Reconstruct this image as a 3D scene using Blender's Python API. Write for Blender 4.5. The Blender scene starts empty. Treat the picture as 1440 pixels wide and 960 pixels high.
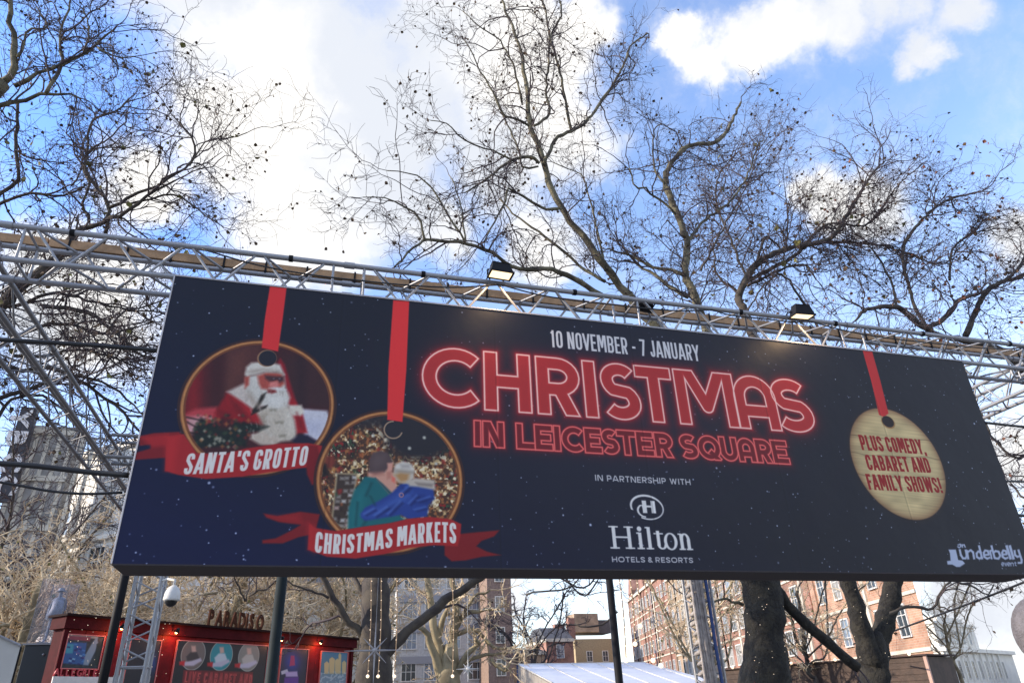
import bpy, bmesh, math, random
import numpy as np
from mathutils import Vector, Matrix
random.seed(7)
RNG = np.random.default_rng(11)

# ------------------------------------------------------------------ camera
F = 985.0
vz = np.array([-78., 1892., -F]); vz /= np.linalg.norm(vz)
vx = np.array([3697., -360., -F]); vx -= vz * vx.dot(vz); vx /= np.linalg.norm(vx)
vy = np.cross(vz, vx)
ROT = np.array([vx, vy, vz])
EYE = np.array([0, 0, 1.6])
def ray(x, y): return ROT @ np.array([x - 720., -(y - 480.), -F])
def hy(x, y, Y):
    d = ray(x, y); return EYE + d * Y / d[1]
def hz(x, y, z):
    d = ray(x, y); return EYE + d * (z - 1.6) / d[2]
def proj(P):
    c = (np.asarray(P, float) - EYE) @ ROT
    return 720 - c[..., 0] * F / c[..., 2], 480 + c[..., 1] * F / c[..., 2]

scene = bpy.context.scene
cd = bpy.data.cameras.new('camera'); cam = bpy.data.objects.new('camera', cd)
scene.collection.objects.link(cam)
cd.sensor_width = 36; cd.lens = F / 1440 * 36; cd.clip_end = 4000; cd.clip_start = .05
m4 = Matrix([list(r) for r in ROT]).to_4x4(); m4.translation = Vector(EYE)
cam.matrix_world = m4
scene.camera = cam
scene.view_settings.view_transform = 'Standard'
scene.view_settings.look = 'None'
scene.view_settings.exposure = 0.75
scene.cycles.max_bounces = 6
scene.cycles.transparent_max_bounces = 12

# ------------------------------------------------------------------ node helper
class NT:
    def __init__(s, tree): s.t = tree; s.n = tree.nodes; s.l = tree.links; s.n.clear()
    def new(s, typ, ins=None, **kw):
        n = s.n.new(typ)
        for k, v in kw.items(): setattr(n, k, v)
        for k, v in (ins or {}).items():
            if isinstance(v, bpy.types.NodeSocket): s.l.new(v, n.inputs[k])
            else: n.inputs[k].default_value = v
        return n
    def math(s, op, a, b=0.0, c=None, clamp=False):
        ins = {0: a, 1: b}
        if c is not None: ins[2] = c
        return s.new('ShaderNodeMath', ins, operation=op, use_clamp=clamp).outputs[0]
    def mix(s, f, a, b, mode='MIX'):
        n = s.n.new('ShaderNodeMix'); n.data_type = 'RGBA'; n.blend_type = mode
        for k, v in ((0, f), (6, a), (7, b)):
            if isinstance(v, bpy.types.NodeSocket): s.l.new(v, n.inputs[k])
            else: n.inputs[k].default_value = (v if k == 0 else (*v, 1) if len(v) == 3 else v)
        return n.outputs[2]
    def noise(s, scale, vec=None, detail=4, rough=.55, dist=0.):
        n = s.new('ShaderNodeTexNoise', {'Scale': scale, 'Detail': detail, 'Roughness': rough, 'Distortion': dist})
        if vec is not None: s.l.new(vec, n.inputs['Vector'])
        return n.outputs['Fac']
    def mapr(s, v, a, b, c=0., d=1., interp='SMOOTHSTEP'):
        return s.new('ShaderNodeMapRange', {0: v, 1: a, 2: b, 3: c, 4: d}, interpolation_type=interp).outputs[0]

# ------------------------------------------------------------------ sky + sun
SUN = Vector((-.93, .10, .36)).normalized()
elev = math.asin(SUN.z); azim = math.atan2(SUN.x, SUN.y)
world = bpy.data.worlds.new('World'); scene.world = world; world.use_nodes = True
w = NT(world.node_tree)
sky = w.new('ShaderNodeTexSky', sky_type='NISHITA', sun_disc=False, sun_elevation=elev, sun_rotation=azim,
            air_density=1.0, dust_density=.6, ozone_density=1.5)
tc = w.new('ShaderNodeTexCoord').outputs['Generated']
nrm = w.new('ShaderNodeVectorMath', {0: tc}, operation='NORMALIZE').outputs[0]
# domain-warped direction for ragged cloud edges
wn = w.new('ShaderNodeTexNoise', {'Vector': nrm, 'Scale': 7.0, 'Detail': 6.0, 'Roughness': .62})
off = w.new('ShaderNodeVectorMath', {0: wn.outputs['Color'], 1: (.5, .5, .5)}, operation='SUBTRACT').outputs[0]
off = w.new('ShaderNodeVectorMath', {0: off, 'Scale': .16}, operation='SCALE').outputs[0]
wd = w.new('ShaderNodeVectorMath', {0: nrm, 1: off}, operation='ADD').outputs[0]
# cumulus banks: direction, angular radius (degrees)
banks = [(450, 80, 9.5), (300, 60, 3.5), (360, 190, 8), (430, 300, 8.5), (560, 170, 8.5), (700, 90, 8), (700, 230, 6), (600, 320, 4), (760, 330, 4), (380, 20, 7.5), (640, 30, 7), (520, 260, 8), (790, 90, 4.5),
         (190, 260, 4), (120, 440, 7), (830, 40, 3.2), (60, 350, 3),
         (1000, 95, 2.6), (1050, 70, 2.6), (1110, 45, 3.0), (1180, 25, 3.0), (1265, 10, 2.7), (1340, 5, 2.8), (965, 55, 2.0),
         (1290, 78, 2.1), (1150, 280, 2.6), (1215, 290, 3.0), (1430, 330, 3.2), (790, 190, 5), (700, 860, 4), (560, 700, 9), (1000, 760, 5), (1400, 860, 7), (1420, 640, 4), (300, -160, 12), (900, 560, 6)]
field = None
for (px, py, rad) in banks:
    d = ray(px, py); d /= np.linalg.norm(d)
    dist = w.new('ShaderNodeVectorMath', {0: wd, 1: tuple(d)}, operation='DISTANCE').outputs['Value']
    r = math.radians(rad)
    v = w.mapr(dist, r * 1.45, r * .05, 0., 1.)
    field = v if field is None else w.math('SMOOTH_MAX', field, v, .25)
# scattered clouds elsewhere on the dome
elsewhere = w.noise(2.2, wd, 6, .55)
sep = w.new('ShaderNodeSeparateXYZ', {0: nrm})
behind = w.mapr(sep.outputs['Y'], .35, -.05)
elsewhere = w.math('MULTIPLY', w.mapr(elsewhere, .44, .62), behind)
field = w.math('MAXIMUM', field, elsewhere)
wisps = w.noise(9.0, wd, 8, .6)
dens = w.math('ADD', field, w.math('MULTIPLY', w.math('SUBTRACT', wisps, .5), .9))
cover = w.mapr(dens, .12, .85)
thin = w.math('MULTIPLY', w.mapr(w.noise(3.0, wd, 6, .6), .45, .80), .25)
haze_low = w.math('MULTIPLY', w.mapr(sep.outputs['Z'], .66, .12), .50)
cover = w.math('MAXIMUM', cover, w.math('MAXIMUM', thin, haze_low))
shade = w.mapr(w.noise(4.0, wd, 5, .5), .38, .62)
ccol = w.mix(shade, (6.3, 6.6, 7.2), (8.9, 8.7, 8.4))
skyb = w.mix(1.0, sky.outputs[0], (3.2, 3.2, 3.6), 'MULTIPLY')
west = w.mapr(sep.outputs['X'], .35, -.25)
skyb = w.mix(west, skyb, w.mix(1.0, skyb, (.66, .86, 1.08), 'MULTIPLY'))
col = w.mix(cover, skyb, ccol)
bg = w.new('ShaderNodeBackground', {'Color': col, 'Strength': .08})
w.new('ShaderNodeOutputWorld', {'Surface': bg.outputs[0]})

sl = bpy.data.lights.new('sun', 'SUN'); sl.energy = 3.6; sl.angle = math.radians(.5); sl.color = (1, .86, .68)
so = bpy.data.objects.new('sun', sl); scene.collection.objects.link(so)
so.rotation_euler = (-SUN).to_track_quat('-Z', 'Y').to_euler()

# ------------------------------------------------------------------ object helpers
COL = scene.collection
def tag(o, label=None, cat=None, group=None, kind=None):
    if label: o['label'] = label
    if cat: o['category'] = cat
    if group: o['group'] = group
    if kind: o['kind'] = kind
    return o
def empty(name, loc, label, cat, group=None):
    o = bpy.data.objects.new(name, None); COL.objects.link(o); o.location = Vector(loc); o.empty_display_size = .2
    return tag(o, label, cat, group)
def link(name, me, mat=None, parent=None, loc=None):
    o = bpy.data.objects.new(name, me); COL.objects.link(o)
    if mat and not me.materials: me.materials.append(mat)
    if parent is not None:
        o.parent = parent
        if loc is None: o.matrix_parent_inverse = Matrix.Translation(-_wl(parent))
    if loc is not None: o.location = loc
    return o
def _wl(p):
    v = Vector((0, 0, 0))
    while p is not None:
        v += p.location if p.type == 'EMPTY' else Vector((0, 0, 0))
        p = p.parent
    return v
def pyd(name, v, f, mat=None, parent=None, smooth=False):
    me = bpy.data.meshes.new(name); me.from_pydata([tuple(map(float, p)) for p in v], [], f)
    if smooth: me.shade_smooth()
    return link(name, me, mat, parent)
def bigmesh(name, V, Fq, mat, parent=None, smooth=True):
    """V (n,3), Fq (m,k) arrays"""
    me = bpy.data.meshes.new(name); k = Fq.shape[1]
    me.vertices.add(len(V)); me.vertices.foreach_set('co', V.astype(np.float32).ravel())
    me.loops.add(Fq.size); me.loops.foreach_set('vertex_index', Fq.astype(np.int32).ravel())
    me.polygons.add(len(Fq)); me.polygons.foreach_set('loop_start', np.arange(0, Fq.size, k, dtype=np.int32))
    me.polygons.foreach_set('loop_total', np.full(len(Fq), k, dtype=np.int32))
    me.polygons.foreach_set('use_smooth', np.full(len(Fq), smooth))
    me.update(calc_edges=True)
    return link(name, me, mat, parent)
class MB:
    """collects boxes, tubes and lathes into one mesh"""
    def __init__(s): s.v = []; s.f = []
    def add(s, v, f):
        n = len(s.v); s.v += [tuple(map(float, p)) for p in v]; s.f += [tuple(i + n for i in q) for q in f]
    def box(s, c, d, M=None):
        x, y, z = [k / 2 for k in d]
        vs = [Vector((a * x, b * y, e * z)) for a in (-1, 1) for b in (-1, 1) for e in (-1, 1)]
        if M is not None: vs = [M @ q for q in vs]
        s.add([q + Vector(c) for q in vs], [(0, 1, 3, 2), (4, 6, 7, 5), (0, 4, 5, 1), (2, 3, 7, 6), (0, 2, 6, 4), (1, 5, 7, 3)])
        return s
    def tube(s, pts, rad, n=8, cap=True):
        pts = [Vector(p) for p in pts]
        if not hasattr(rad, '__len__'): rad = [rad] * len(pts)
        vs = []; fs = []; up = None
        for i, p in enumerate(pts):
            t = (pts[min(i + 1, len(pts) - 1)] - pts[max(i - 1, 0)]).normalized()
            if up is None: up = t.orthogonal().normalized()
            up = (up - t * up.dot(t)).normalized(); b = t.cross(up)
            for k in range(n):
                a = 2 * math.pi * k / n
                vs.append(p + (up * math.cos(a) + b * math.sin(a)) * rad[i])
        for i in range(len(pts) - 1):
            for k in range(n):
                k2 = (k + 1) % n
                fs.append((i * n + k, i * n + k2, (i + 1) * n + k2, (i + 1) * n + k))
        if cap: fs.append(tuple(range(n))[::-1]); fs.append(tuple((len(pts) - 1) * n + k for k in range(n)))
        s.add(vs, fs); return s
    def prism(s, poly, thick_vec):
        n = len(poly); t = Vector(thick_vec)
        vs = [Vector(p) for p in poly] + [Vector(p) + t for p in poly]
        s.add(vs, [tuple(range(n))[::-1], tuple(range(n, 2 * n))] + [(i, (i + 1) % n, (i + 1) % n + n, i + n) for i in range(n)])
        return s
    def ball(s, c, r, nu=12, nv=8, sc=(1, 1, 1)):
        vs = [(0, 0, 1)]
        for j in range(1, nv):
            for i in range(nu):
                a = math.pi * j / nv; b = 2 * math.pi * i / nu
                vs.append((math.sin(a) * math.cos(b), math.sin(a) * math.sin(b), math.cos(a)))
        vs.append((0, 0, -1)); L = len(vs) - 1
        fs = [(0, 1 + i, 1 + (i + 1) % nu) for i in range(nu)]
        for j in range(nv - 2):
            for i in range(nu):
                a = 1 + j * nu; fs.append((a + i, a + nu + i, a + nu + (i + 1) % nu, a + (i + 1) % nu))
        a = 1 + (nv - 2) * nu
        fs += [(a + (i + 1) % nu, a + i, L) for i in range(nu)]
        s.add([(c[0] + p[0] * r * sc[0], c[1] + p[1] * r * sc[1], c[2] + p[2] * r * sc[2]) for p in vs], fs); return s
    def build(s, name, mat, parent=None, smooth=False, bevel=0):
        o = pyd(name, s.v, s.f, mat, parent, smooth)
        if bevel:
            b = o.modifiers.new('bevel', 'BEVEL'); b.width = bevel; b.segments = 2; b.limit_method = 'ANGLE'
        return o

# ------------------------------------------------------------------ materials
def mat(name, col, rough=.7, metal=0., var=0., vscale=4., bump=0., bscale=30., col2=None, spec=.5, emit=None, estr=0., alpha=1., edge=.15, bdist=.02):
    m = bpy.data.materials.new(name); m.use_nodes = True; t = NT(m.node_tree)
    co = t.new('ShaderNodeTexCoord').outputs['Object']
    c = (*col, 1)
    base = c
    if var or col2:
        f = t.mapr(t.noise(vscale, co, 6, .6), .5 - edge, .5 + edge)
        c2 = col2 or tuple(k * (1 - var) for k in col)
        base = t.mix(f, col, c2)
    b = t.new('ShaderNodeBsdfPrincipled', {'Base Color': base, 'Roughness': rough, 'Metallic': metal, 'Specular IOR Level': spec, 'Alpha': alpha})
    if bump:
        bn = t.new('ShaderNodeBump', {'Strength': bump, 'Height': t.noise(bscale, co, 5, .6), 'Distance': bdist})
        t.l.new(bn.outputs[0], b.inputs['Normal'])
    if emit:
        b.inputs['Emission Color'].default_value = (*emit, 1); b.inputs['Emission Strength'].default_value = estr
    t.new('ShaderNodeOutputMaterial', {0: b.outputs[0]})
    return m
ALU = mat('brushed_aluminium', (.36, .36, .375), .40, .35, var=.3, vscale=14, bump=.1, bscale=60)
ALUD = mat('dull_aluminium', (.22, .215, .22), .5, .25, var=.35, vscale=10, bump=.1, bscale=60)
TIMB = mat('timber', (.42, .25, .13), .75, var=.4, vscale=5, bump=.3, bscale=40)
BLACK = mat('black_metal', (.010, .010, .012), .6, spec=.15)
RUBBER = mat('black_rubber', (.012, .012, .014), .55)
DARKP = mat('dark_green_paint', (.014, .022, .023), .6, var=.3, spec=.2)
BARK = mat('dark_plane_bark', (.046, .037, .035), .9, col2=(.085, .070, .054), vscale=2.5, bump=.6, bscale=14)
BARKO = mat('mottled_plane_bark', (.065, .055, .038), .9, col2=(.17, .15, .095), vscale=2.2, bump=.8, bscale=12, edge=.06, bdist=.05)
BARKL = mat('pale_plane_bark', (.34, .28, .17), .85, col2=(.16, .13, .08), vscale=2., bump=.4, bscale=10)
TWIG = mat('dark_twigs', (.070, .052, .058), .9)
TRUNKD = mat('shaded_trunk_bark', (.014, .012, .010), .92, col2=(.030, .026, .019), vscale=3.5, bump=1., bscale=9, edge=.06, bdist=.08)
TWIGL = mat('sunlit_twigs', (.78, .64, .44), .9, col2=(.40, .29, .18), vscale=.8)  # sunshine on the far crowns is worked into this twig colour
LEAF = mat('withered_leaves', (.06, .032, .022), .8, col2=(.10, .06, .02), vscale=3)
LEAFR = mat('russet_leaves', (.26, .085, .04), .8, col2=(.12, .05, .03), vscale=3)
LEAFY = mat('yellowing_leaves', (.20, .19, .05), .8, col2=(.10, .09, .03), vscale=3)

# ------------------------------------------------------------------ vectorised twigs
def unit(a): return a / np.maximum(np.linalg.norm(a, axis=-1, keepdims=True), 1e-9)
def resample(pts, n):
    pts = np.asarray(pts, float); seg = np.linalg.norm(np.diff(pts, axis=0), axis=1); s = np.r_[0, np.cumsum(seg)]
    # Catmull-Rom style smoothing through dense parameter
    P = np.vstack([2 * pts[0] - pts[1], pts, 2 * pts[-1] - pts[-2]])
    u = np.linspace(0, s[-1], n); i = np.clip(np.searchsorted(s, u, side='right') - 1, 0, len(seg) - 1)
    t = ((u - s[i]) / np.maximum(seg[i], 1e-9))[:, None]
    p0, p1, p2, p3 = P[i], P[i + 1], P[i + 2], P[i + 3]
    return .5 * (2 * p1 + (p2 - p0) * t + (2 * p0 - 5 * p1 + 4 * p2 - p3) * t ** 2 + (3 * p1 - p0 - 3 * p2 + p3) * t ** 3)
def grow(P0, D0, L, S, wig, up):
    N = len(P0); out = [P0.copy()]; P = P0.copy(); D = unit(D0)
    for k in range(S):
        D = unit(D + wig * RNG.normal(size=(N, 3)) + np.array([0, 0, up]))
        P = P + D * (L / S)[:, None]; out.append(P.copy())
    return np.stack(out, 1)
def spawn(paths, rads, k, lo=.15, ang=(.6, 1.2)):
    N, S1, _ = paths.shape; idx = np.repeat(np.arange(N), k)
    t = (lo + (1 - lo) * RNG.random(len(idx))) * (S1 - 1); i = np.minimum(t.astype(int), S1 - 2); f = (t - i)[:, None]
    A = paths[idx, i]; B = paths[idx, i + 1]; P = A * (1 - f) + B * f; T = unit(B - A)
    rr = rads[idx, i] * (1 - f[:, 0]) + rads[idx, i + 1] * f[:, 0]
    R_ = RNG.normal(size=T.shape); R_ = unit(R_ - T * (R_ * T).sum(1, keepdims=True))
    a = RNG.uniform(ang[0], ang[1], len(idx))[:, None]
    return P, T * np.cos(a) + R_ * np.sin(a), rr
def tubes(paths, rads, n=3):
    N, S1, _ = paths.shape
    T = np.empty_like(paths); T[:, 1:-1] = paths[:, 2:] - paths[:, :-2]; T[:, 0] = paths[:, 1] - paths[:, 0]; T[:, -1] = paths[:, -1] - paths[:, -2]
    T = unit(T); ref = unit(RNG.normal(size=(N, 1, 3))) * np.ones((1, S1, 1))
    U = unit(ref - T * (ref * T).sum(2, keepdims=True)); W = np.cross(T, U)
    a = 2 * np.pi * np.arange(n) / n
    V = paths[:, :, None] + (U[:, :, None] * np.cos(a)[None, None, :, None] + W[:, :, None] * np.sin(a)[None, None, :, None]) * rads[:, :, None, None]
    base = (np.arange(N) * S1 * n)[:, None, None] + (np.arange(S1 - 1) * n)[None, :, None]
    k = np.arange(n)[None, None]; k2 = (k + 1) % n
    Q = np.stack([base + k, base + k2, base + n + k2, base + n + k], -1).reshape(-1, 4)
    return V.reshape(-1, 3), Q
def joinvq(parts):
    V = []; Q = []; o = 0
    for v, q in parts: V.append(v); Q.append(q + o); o += len(v)
    return np.vstack(V), np.vstack(Q)
def leaves_mesh(P, size, hang=.6):
    N = len(P); s = size * RNG.uniform(.5, 1.25, N)[:, None]
    A = unit(RNG.normal(size=(N, 3)) + np.array([0, 0, -hang])); B = unit(np.cross(A, RNG.normal(size=(N, 3)))); Cn = np.cross(A, B)
    p0 = P; p1 = P + (A * .35 + B * .5 + Cn * .15) * s; p2 = P + (A * .75 + B * .42 + Cn * .2) * s; p3 = P + A * 1.05 * s
    p4 = P + (A * .75 - B * .42 + Cn * .2) * s; p5 = P + (A * .35 - B * .5 + Cn * .15) * s
    V = np.stack([p0, p1, p2, p3, p4, p5], 1).reshape(-1, 3); b = (np.arange(N) * 6)[:, None]
    Q = np.vstack([b + np.array([[0, 1, 2, 3]]), b + np.array([[0, 3, 4, 5]])])
    return V, Q
def tree(label, base_px, limbs, twig=TWIG, bark=BARK, dens=1.6, L1=1.2, k2=5, k3=5, tw=.006, leafp=.10, leafs=.07, leafm=LEAF,
         group='bare plane trees round the gateway', wig=.33, up=.015, limbdens=None, extra=None, name='plane_tree', trunkm=None, lw=.68):
    """limbs: list of (px points, Y start, Y end, width start px, width end px[, twig density factor])"""
    root = empty(name, base_px, label, 'tree', group)
    P0s = []; D0s = []; R0s = []
    for li, lb in enumerate(limbs):
        pts, Ya, Yb, wa, wb = lb[:5]; df = lb[5] if len(lb) > 5 else 1.
        if callable(pts): W3 = pts()
        elif len(pts[0]) == 3: W3 = np.array(pts, float)
        else: W3 = np.array([hy(p[0], p[1], Ya + (Yb - Ya) * i / (len(pts) - 1)) for i, p in enumerate(pts)])
        ln = np.linalg.norm(np.diff(W3, axis=0), axis=1).sum(); n = max(8, int(ln / .22))
        n = min(n, 60)
        C3 = resample(W3, n); jit = RNG.normal(size=C3.shape) * .018; jit[0] = 0
        C3 = C3 + jit
        if li > 0 and not (len(lb) > 6 and lb[6]): wa, wb = wa * lw, wb * lw
        dd = np.linalg.norm(C3 - EYE, axis=1)
        t = np.linspace(0, 1, n) ** .9
        rr = (wa + (wb - wa) * t) / 2 * dd / (F * 1.05) * (1 + .06 * RNG.normal(size=n))
        m = MB().tube(C3, list(rr), 16 if wa > 12 else 6)
        if wa > 12:
            ph = RNG.uniform(0, 6, 6)
            for vi, p in enumerate(m.v):
                c_ = C3[min(vi // (16 if wa > 12 else 6), n - 1)]; a_ = (vi % 16) / 16 * 2 * math.pi; zz = vi // 16 * .22
                f_ = 1 + .045 * math.sin(3 * a_ + ph[0] + zz * 1.1) + .035 * math.sin(5 * a_ - zz * 2.3 + ph[1]) + .05 * math.sin(2 * a_ + zz * .9 + ph[2]) + RNG.normal() * .018
                m.v[vi] = tuple(c_[q] + (p[q] - c_[q]) * f_ for q in range(3))
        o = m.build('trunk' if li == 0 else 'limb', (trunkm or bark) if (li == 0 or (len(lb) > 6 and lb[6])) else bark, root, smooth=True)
        # spawning
        k = int(ln * dens * df)
        if k > 0:
            P, D, r = spawn(C3[None], rr[None], k, lo=.08 if li else .35, ang=(.45, 1.1))
            P0s.append(P); D0s.append(D); R0s.append(r)
            P0s.append(C3[-1:]); D0s.append((C3[-1] - C3[-3])[None]); R0s.append(rr[-1:])
    parts = []; leafpts = []
    P = np.vstack(P0s); D = np.vstack(D0s); r = np.hstack(R0s)
    N = len(P); L = L1 * RNG.uniform(.45, 1.5, N)
    p1 = grow(P, D, L, 10, wig * .75, up); r1a = np.minimum(r * .75, tw * 4.6)
    r1 = np.linspace(1, .35, 11)[None] * r1a[:, None]; parts.append(tubes(p1, r1, 4)); 
    P, D, r = spawn(p1, r1, k2, lo=.25, ang=(.4, 1.0)); N = len(P); L = L1 * .52 * RNG.uniform(.4, 1.4, N)
    p2 = grow(P, D, L, 6, wig * 1.1, up); r2 = np.linspace(1, .5, 7)[None] * np.minimum(r * .8, tw * 2.1)[:, None]; parts.append(tubes(p2, r2, 3))
    P, D, r = spawn(p2, r2, k3, lo=.25, ang=(.4, 1.0)); N = len(P); L = L1 * .27 * RNG.uniform(.4, 1.5, N)
    p3 = grow(P, D, L, 4, wig * 1.2, up); r3 = np.linspace(1, .6, 5)[None] * np.full(N, tw)[:, None]; parts.append(tubes(p3, r3, 3))
    V, Q = joinvq(parts); o = bigmesh('twigs', V, Q, twig, root); o['kind'] = 'stuff'
    tips = np.vstack([p3[:, -1], p3[:, 2], p2[:, -1]])
    sel = tips[RNG.random(len(tips)) < leafp]
    if len(sel):
        V, Q = leaves_mesh(sel, leafs); o = bigmesh('leaves', V, Q, leafm, root, smooth=False); o['kind'] = 'stuff'
    if extra:
        sel = tips[RNG.random(len(tips)) < extra[0]]; V, Q = leaves_mesh(sel, extra[1]); o = bigmesh('leaves', V, Q, extra[2], root, smooth=False); o['kind'] = 'stuff'
    return root

# ------------------------------------------------------------------ flat print painter
class Canvas:
    """paints a print on a plane; coordinates are taken on the plane through the survey points"""
    def __init__(s, o, u, v, W, H, base):
        s.o = np.array(o, float); s.u = np.array(u, float); s.v = np.array(v, float); s.W = W; s.H = H
        uu = (np.arange(W) + .5) / W; vv = (np.arange(H) + .5) / H
        s.U, s.V = np.meshgrid(uu, vv)
        P = s.o + s.U[..., None] * s.u + s.V[..., None] * s.v
        s.X, s.Y = proj(P); s.X = s.X.astype(np.float32); s.Y = s.Y.astype(np.float32)
        s.lu = np.linalg.norm(s.u); s.lv = np.linalg.norm(s.v)
        s.mx = (s.U * s.lu).astype(np.float32); s.my = (s.V * s.lv).astype(np.float32)  # metres
        s.c = np.empty((H, W, 3), np.float32); s.c[:] = np.array(base) / 255.
        s.nrm = np.cross(s.u, s.v)
    def loc(s, px, py):
        d = ray(px, py); t = (s.o - EYE).dot(s.nrm) / d.dot(s.nrm); q = EYE + d * t - s.o
        return q.dot(s.u) / s.lu, q.dot(s.v) / s.lv
    def win(s, x0, y0, x1, y1):
        a = int(max(0, min(s.W, math.floor(x0 / s.lu * s.W)))); b = int(max(0, min(s.W, math.ceil(x1 / s.lu * s.W))))
        c = int(max(0, min(s.H, math.floor(y0 / s.lv * s.H)))); d = int(max(0, min(s.H, math.ceil(y1 / s.lv * s.H))))
        return slice(c, d), slice(a, b)
    def blend(s, sl, a, col):
        s.c[sl] += (np.array(col, np.float32) / 255. - s.c[sl]) * np.clip(a, 0, 1)[..., None]
    def poly(s, pts, col, soft=.006, org=None, sc=1., clip=None, a=1.):
        if org: pts = [(org[0] + x / sc, org[1] + y / sc) for x, y in pts]
        q = np.array([s.loc(*p) for p in pts]); 
        sl = s.win(q[:, 0].min() - 3 * soft, q[:, 1].min() - 3 * soft, q[:, 0].max() + 3 * soft, q[:, 1].max() + 3 * soft)
        x = s.mx[sl]; y = s.my[sl]
        if x.size == 0: return
        ins = np.zeros(x.shape, bool); d = np.full(x.shape, 9., np.float32)
        for i in range(len(q)):
            x0, y0 = q[i]; x1, y1 = q[(i + 1) % len(q)]
            cond = ((y0 > y) != (y1 > y))
            if y1 != y0: ins ^= cond & (x < (x1 - x0) * (y - y0) / (y1 - y0) + x0)
            ex, ey = x1 - x0, y1 - y0; L2 = ex * ex + ey * ey + 1e-12
            t = np.clip(((x - x0) * ex + (y - y0) * ey) / L2, 0, 1)
            d = np.minimum(d, np.hypot(x - x0 - t * ex, y - y0 - t * ey))
        sd = np.where(ins, -d, d); al = np.clip(.5 - sd / (2 * soft), 0, 1) * a
        if clip is not None: al = al * clip[sl]
        s.blend(sl, al, col)
    def image(s, name):
        img = bpy.data.images.new(name, s.W, s.H); px = np.ones((s.H, s.W, 4), np.float32); px[..., :3] = np.clip(s.c, 0, 1)
        img.pixels.foreach_set(px.ravel()); img.update(); img.pack(); return img
    def material(s, name, rough=.5, spec=.5, gain=1.0):
        m = bpy.data.materials.new(name); m.use_nodes = True; t = NT(m.node_tree)
        uv = t.new('ShaderNodeUVMap', uv_map='UVMap').outputs[0]
        im = t.new('ShaderNodeTexImage', {'Vector': uv}, image=s.image(name), interpolation='Cubic', extension='EXTEND')
        col = im.outputs[0]
        if gain != 1.0: col = t.mix(1., col, (gain, gain, gain), 'MULTIPLY')
        co = t.new('ShaderNodeTexCoord').outputs['Object']
        bn = t.new('ShaderNodeBump', {'Strength': .22, 'Height': t.noise(1.1, co, 4, .5), 'Distance': .10})
        b = t.new('ShaderNodeBsdfPrincipled', {'Base Color': col, 'Roughness': rough, 'Specular IOR Level': spec, 'Normal': bn.outputs[0]})
        t.new('ShaderNodeOutputMaterial', {0: b.outputs[0]}); return m
def vnoise(x, y, seed=0):
    x = np.asarray(x); y = np.asarray(y); r = np.random.default_rng(seed); T = r.random((64, 64)).astype(np.float32)
    xi = np.floor(x).astype(int); yi = np.floor(y).astype(int); fx = x - xi; fy = y - yi
    fx = fx * fx * (3 - 2 * fx); fy = fy * fy * (3 - 2 * fy); g = lambda a, b: T[a % 64, b % 64]
    return (g(xi, yi) * (1 - fx) + g(xi + 1, yi) * fx) * (1 - fy) + (g(xi, yi + 1) * (1 - fx) + g(xi + 1, yi + 1) * fx) * fy

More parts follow.
